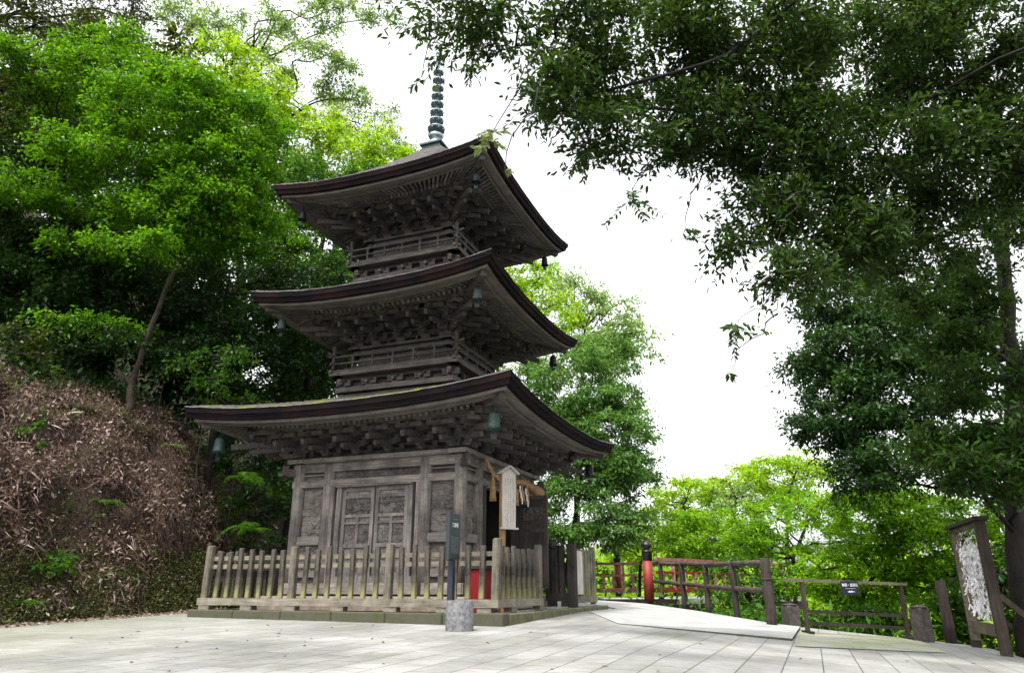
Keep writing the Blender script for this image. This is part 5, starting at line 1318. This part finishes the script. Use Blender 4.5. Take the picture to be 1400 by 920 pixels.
# ------------------------------------------------------------ right-hand trees
tree('evergreen_tree', 'dense dark evergreen hanging over the ravine on the right', 'tree', [T(1425, 900, 14), T(1420, 700, 14.2), T(1400, 520, 14.6), T(1330, 380, 15.2)], .14,
     [(1150, 400, 14.5, 60, 50, 1.2, 44), (1170, 480, 14.2, 80, 55, 1.2, 62), (1160, 560, 14, 70, 45, 1.1, 44), (1230, 540, 14, 80, 60, 1.2, 50), (1220, 620, 13.5, 80, 36, 1, 34), (1250, 440, 14.5, 70, 80, 1.2, 50), (1110, 500, 14.8, 25, 50, .8, 12), (1130, 590, 14.6, 36, 20, .8, 10), (1320, 500, 14.5, 70, 120, 1.2, 56), (1310, 640, 13.5, 50, 30, .8, 18), (1180, 655, 13.6, 60, 14, .8, 8)],
     'dark', (.11, .05), 14, 11, limbs=16, clr=.52, lmax=.03)
tree('broadleaf_tree', 'thick trunked tree at the right edge with drooping glossy leaves', 'tree', [T(1408, 890, 10.6), T(1396, 780, 10.6), T(1385, 660, 10.6), T(1385, 500, 10.4), T(1370, 300, 10.2), T(1350, 120, 10.5)], .20,
     [(1370, 600, 9.2, 60, 45, .8, 24), (1330, 640, 9.0, 50, 30, .6, 14), (1290, 600, 9.4, 40, 30, .6, 10), (1340, 500, 9.4, 70, 60, .8, 22), (1300, 420, 9.6, 80, 60, .8, 24), (1350, 330, 9.5, 70, 70, .8, 26), (1240, 400, 10, 60, 30, .6, 10), (1400, 660, 9, 30, 40, .5, 8)],
     'rightmid', (.095, .036), 15, 10, clr=.40, limbs=14, detailed=True, jitter=.6, lmax=.035)
tree('overhanging_tree', 'large dark tree whose branches hang over the view from the upper right', 'tree', [np.array([9.0, 4.0, -1.0]), np.array([8.6, 4.4, 3.0]), np.array([7.6, 5.2, 6.0]), np.array([6.4, 6.2, 8.2])], .22,
     [(1330, 60, 7.5, 120, 90, 1.0, 60), (1180, 80, 7.5, 110, 90, 1.0, 62), (1040, 90, 7.2, 90, 80, 1.0, 52), (900, 60, 7.0, 90, 55, .9, 40), (780, 50, 6.8, 75, 42, .8, 19), (690, 40, 6.5, 55, 28, .7, 9), (760, 140, 6.6, 66, 34, .6, 10),
      (860, 180, 6.8, 75, 38, .7, 10), (820, 110, 7, 75, 42, .7, 14), (960, 170, 7.2, 70, 45, .8, 30), (1080, 210, 7.4, 80, 55, .9, 44), (1220, 230, 7.6, 100, 70, 1.0, 54), (1340, 230, 7.6, 80, 80, 1.0, 44), (1040, 290, 7.3, 50, 36, .6, 13), (1150, 330, 7.6, 70, 40, .7, 22),
      (1090, 375, 7.2, 34, 26, .5, 8), (1250, 330, 8, 80, 50, .8, 26), (1010, 330, 7.2, 26, 18, .4, 4), (600, 20, 6.3, 45, 14, .6, 6), (1390, 130, 7, 60, 120, .8, 30), ('W', -4.5, 2.6, 8.0, 1.6, 1.3, .7, 34), ('W', -.6, 2.8, 8.2, 1.8, 1.2, .7, 36), ('W', 3.4, 2.6, 8.2, 1.8, 1.4, .7, 30), ('W', -3.8, 5.2, 8.6, .9, .5, .5, 8)],  # W lobes: unseen clumps added overhead to cast dappled shade on the paving
     'canopy', (.092, .036), 14, 10, limbs=10, clr=.46, detailed=True, jitter=.55, lmax=.022, bark='trunk_dark')
# slim drooping sprays at the edges of the canopy
def spray(px, py, Y, rpx, n, mat, leaf, label, root_at, name='hanging_branch'):
    c_ = T(px, py, Y); r = empty(name, tuple(root_at), 0, label, 'branch'); o0 = np.array(root_at); mb = MB(); Ps, Ds, Ns = [], [], []
    rr_ = rpx/F*Y
    main = curve_pts(o0, c_, 7, .08, .06); mb.tube([p-o0 for p in main], [.008-.0009*i for i in range(7)], 5, caps=False)
    for k in range(n):
        a = main[-1]*(rng.uniform(.6, 1)) if 0 else main[-1]+(main[-2]-main[-1])*rng.uniform(0, .8)
        d = rng.normal(size=3); d[2] = -abs(d[2])*.8-.2; d = d/np.linalg.norm(d); e_ = a+d*rr_*rng.uniform(.5, 1.1)
        mb.tube([a-o0, (a+e_)/2+[0, 0, .03]-o0, e_-o0], [.003, .002, .001], 3, caps=False)
        for i in range(7):
            t = .15+.85*i/6; p_ = a+(e_-a)*t
            for sd_ in (-1, 1):
                s = np.cross(d, [rng.normal()*.3, rng.normal()*.3, 1]); s = s/np.linalg.norm(s)
                Ps.append(p_-o0); Ds.append(d*.8+s*sd_+[0, 0, -.25]+rng.normal(size=3)*.15); Ns.append(rng.normal(size=3)*.5+[0, -.5, .7])
    mb.build('stem', M['trunk'], r); Ps = np.array(Ps); n_ = len(Ps)
    leaf_object('leaves', M[mat], Ps, np.array(Ds), np.array(Ns), leaf[0]*rng.uniform(.7, 1.2, n_), leaf[1]*rng.uniform(.8, 1.2, n_), rng.uniform(.3, .9, n_), r, True)
M['spray'] = leafmat('lit_spray_leaves', [(.06, .09, .03), (.12, .17, .06), (.19, .25, .10)], .4)  # paler copy of the canopy leaves with sunlight in the colour
spray(668, 195, 4.3, 40, 7, 'spray', (.060, .028), 'sunlit leaf spray hanging before the near tip of the top roof', T(740, 60, 5.2))
spray(690, 235, 4.3, 14, 1, 'spray', (.050, .022), 'tiny sunlit leaf sprig just right of the top roof tip', T(735, 120, 4.8))
for (px, py, Y, rp, n, rx_, ry_, lb) in ((860, 280, 6.6, 60, 7, 900, 200, 'thin grey leaf spray alone in the sky right of the top roof'), (800, 215, 6.6, 40, 6, 820, 150, 'leaf spray dangling at the lower left edge of the canopy'), (640, 95, 6, 30, 4, 680, 50, 'leaf spray just right of the spire top'),
        (1000, 450, 6.2, 45, 7, 1090, 390, 'drooping leaf spray farthest down in the sky gap'), (990, 515, 6.2, 10, 1, 1060, 430, 'single pair of leaves hanging lowest in the sky gap'), (570, 115, 6, 14, 2, 600, 40, 'small faint leaf sprig left of the spire'), (930, 330, 6.6, 30, 3, 960, 240, 'sparse leaf sprig in the middle of the sky gap'), (1060, 340, 6.4, 40, 6, 1100, 250, 'leaf spray hanging beside the dark evergreen top'), (560, 40, 6, 30, 3, 640, 10, 'leaf sprig at the top edge left of the spire')):
    spray(px, py, Y, rp, n, 'canopy', (.075, .030), lb, T(rx_, ry_, Y+.2))
print('LEAFQUADS', sum(len(m.polygons) for m in bpy.data.meshes))
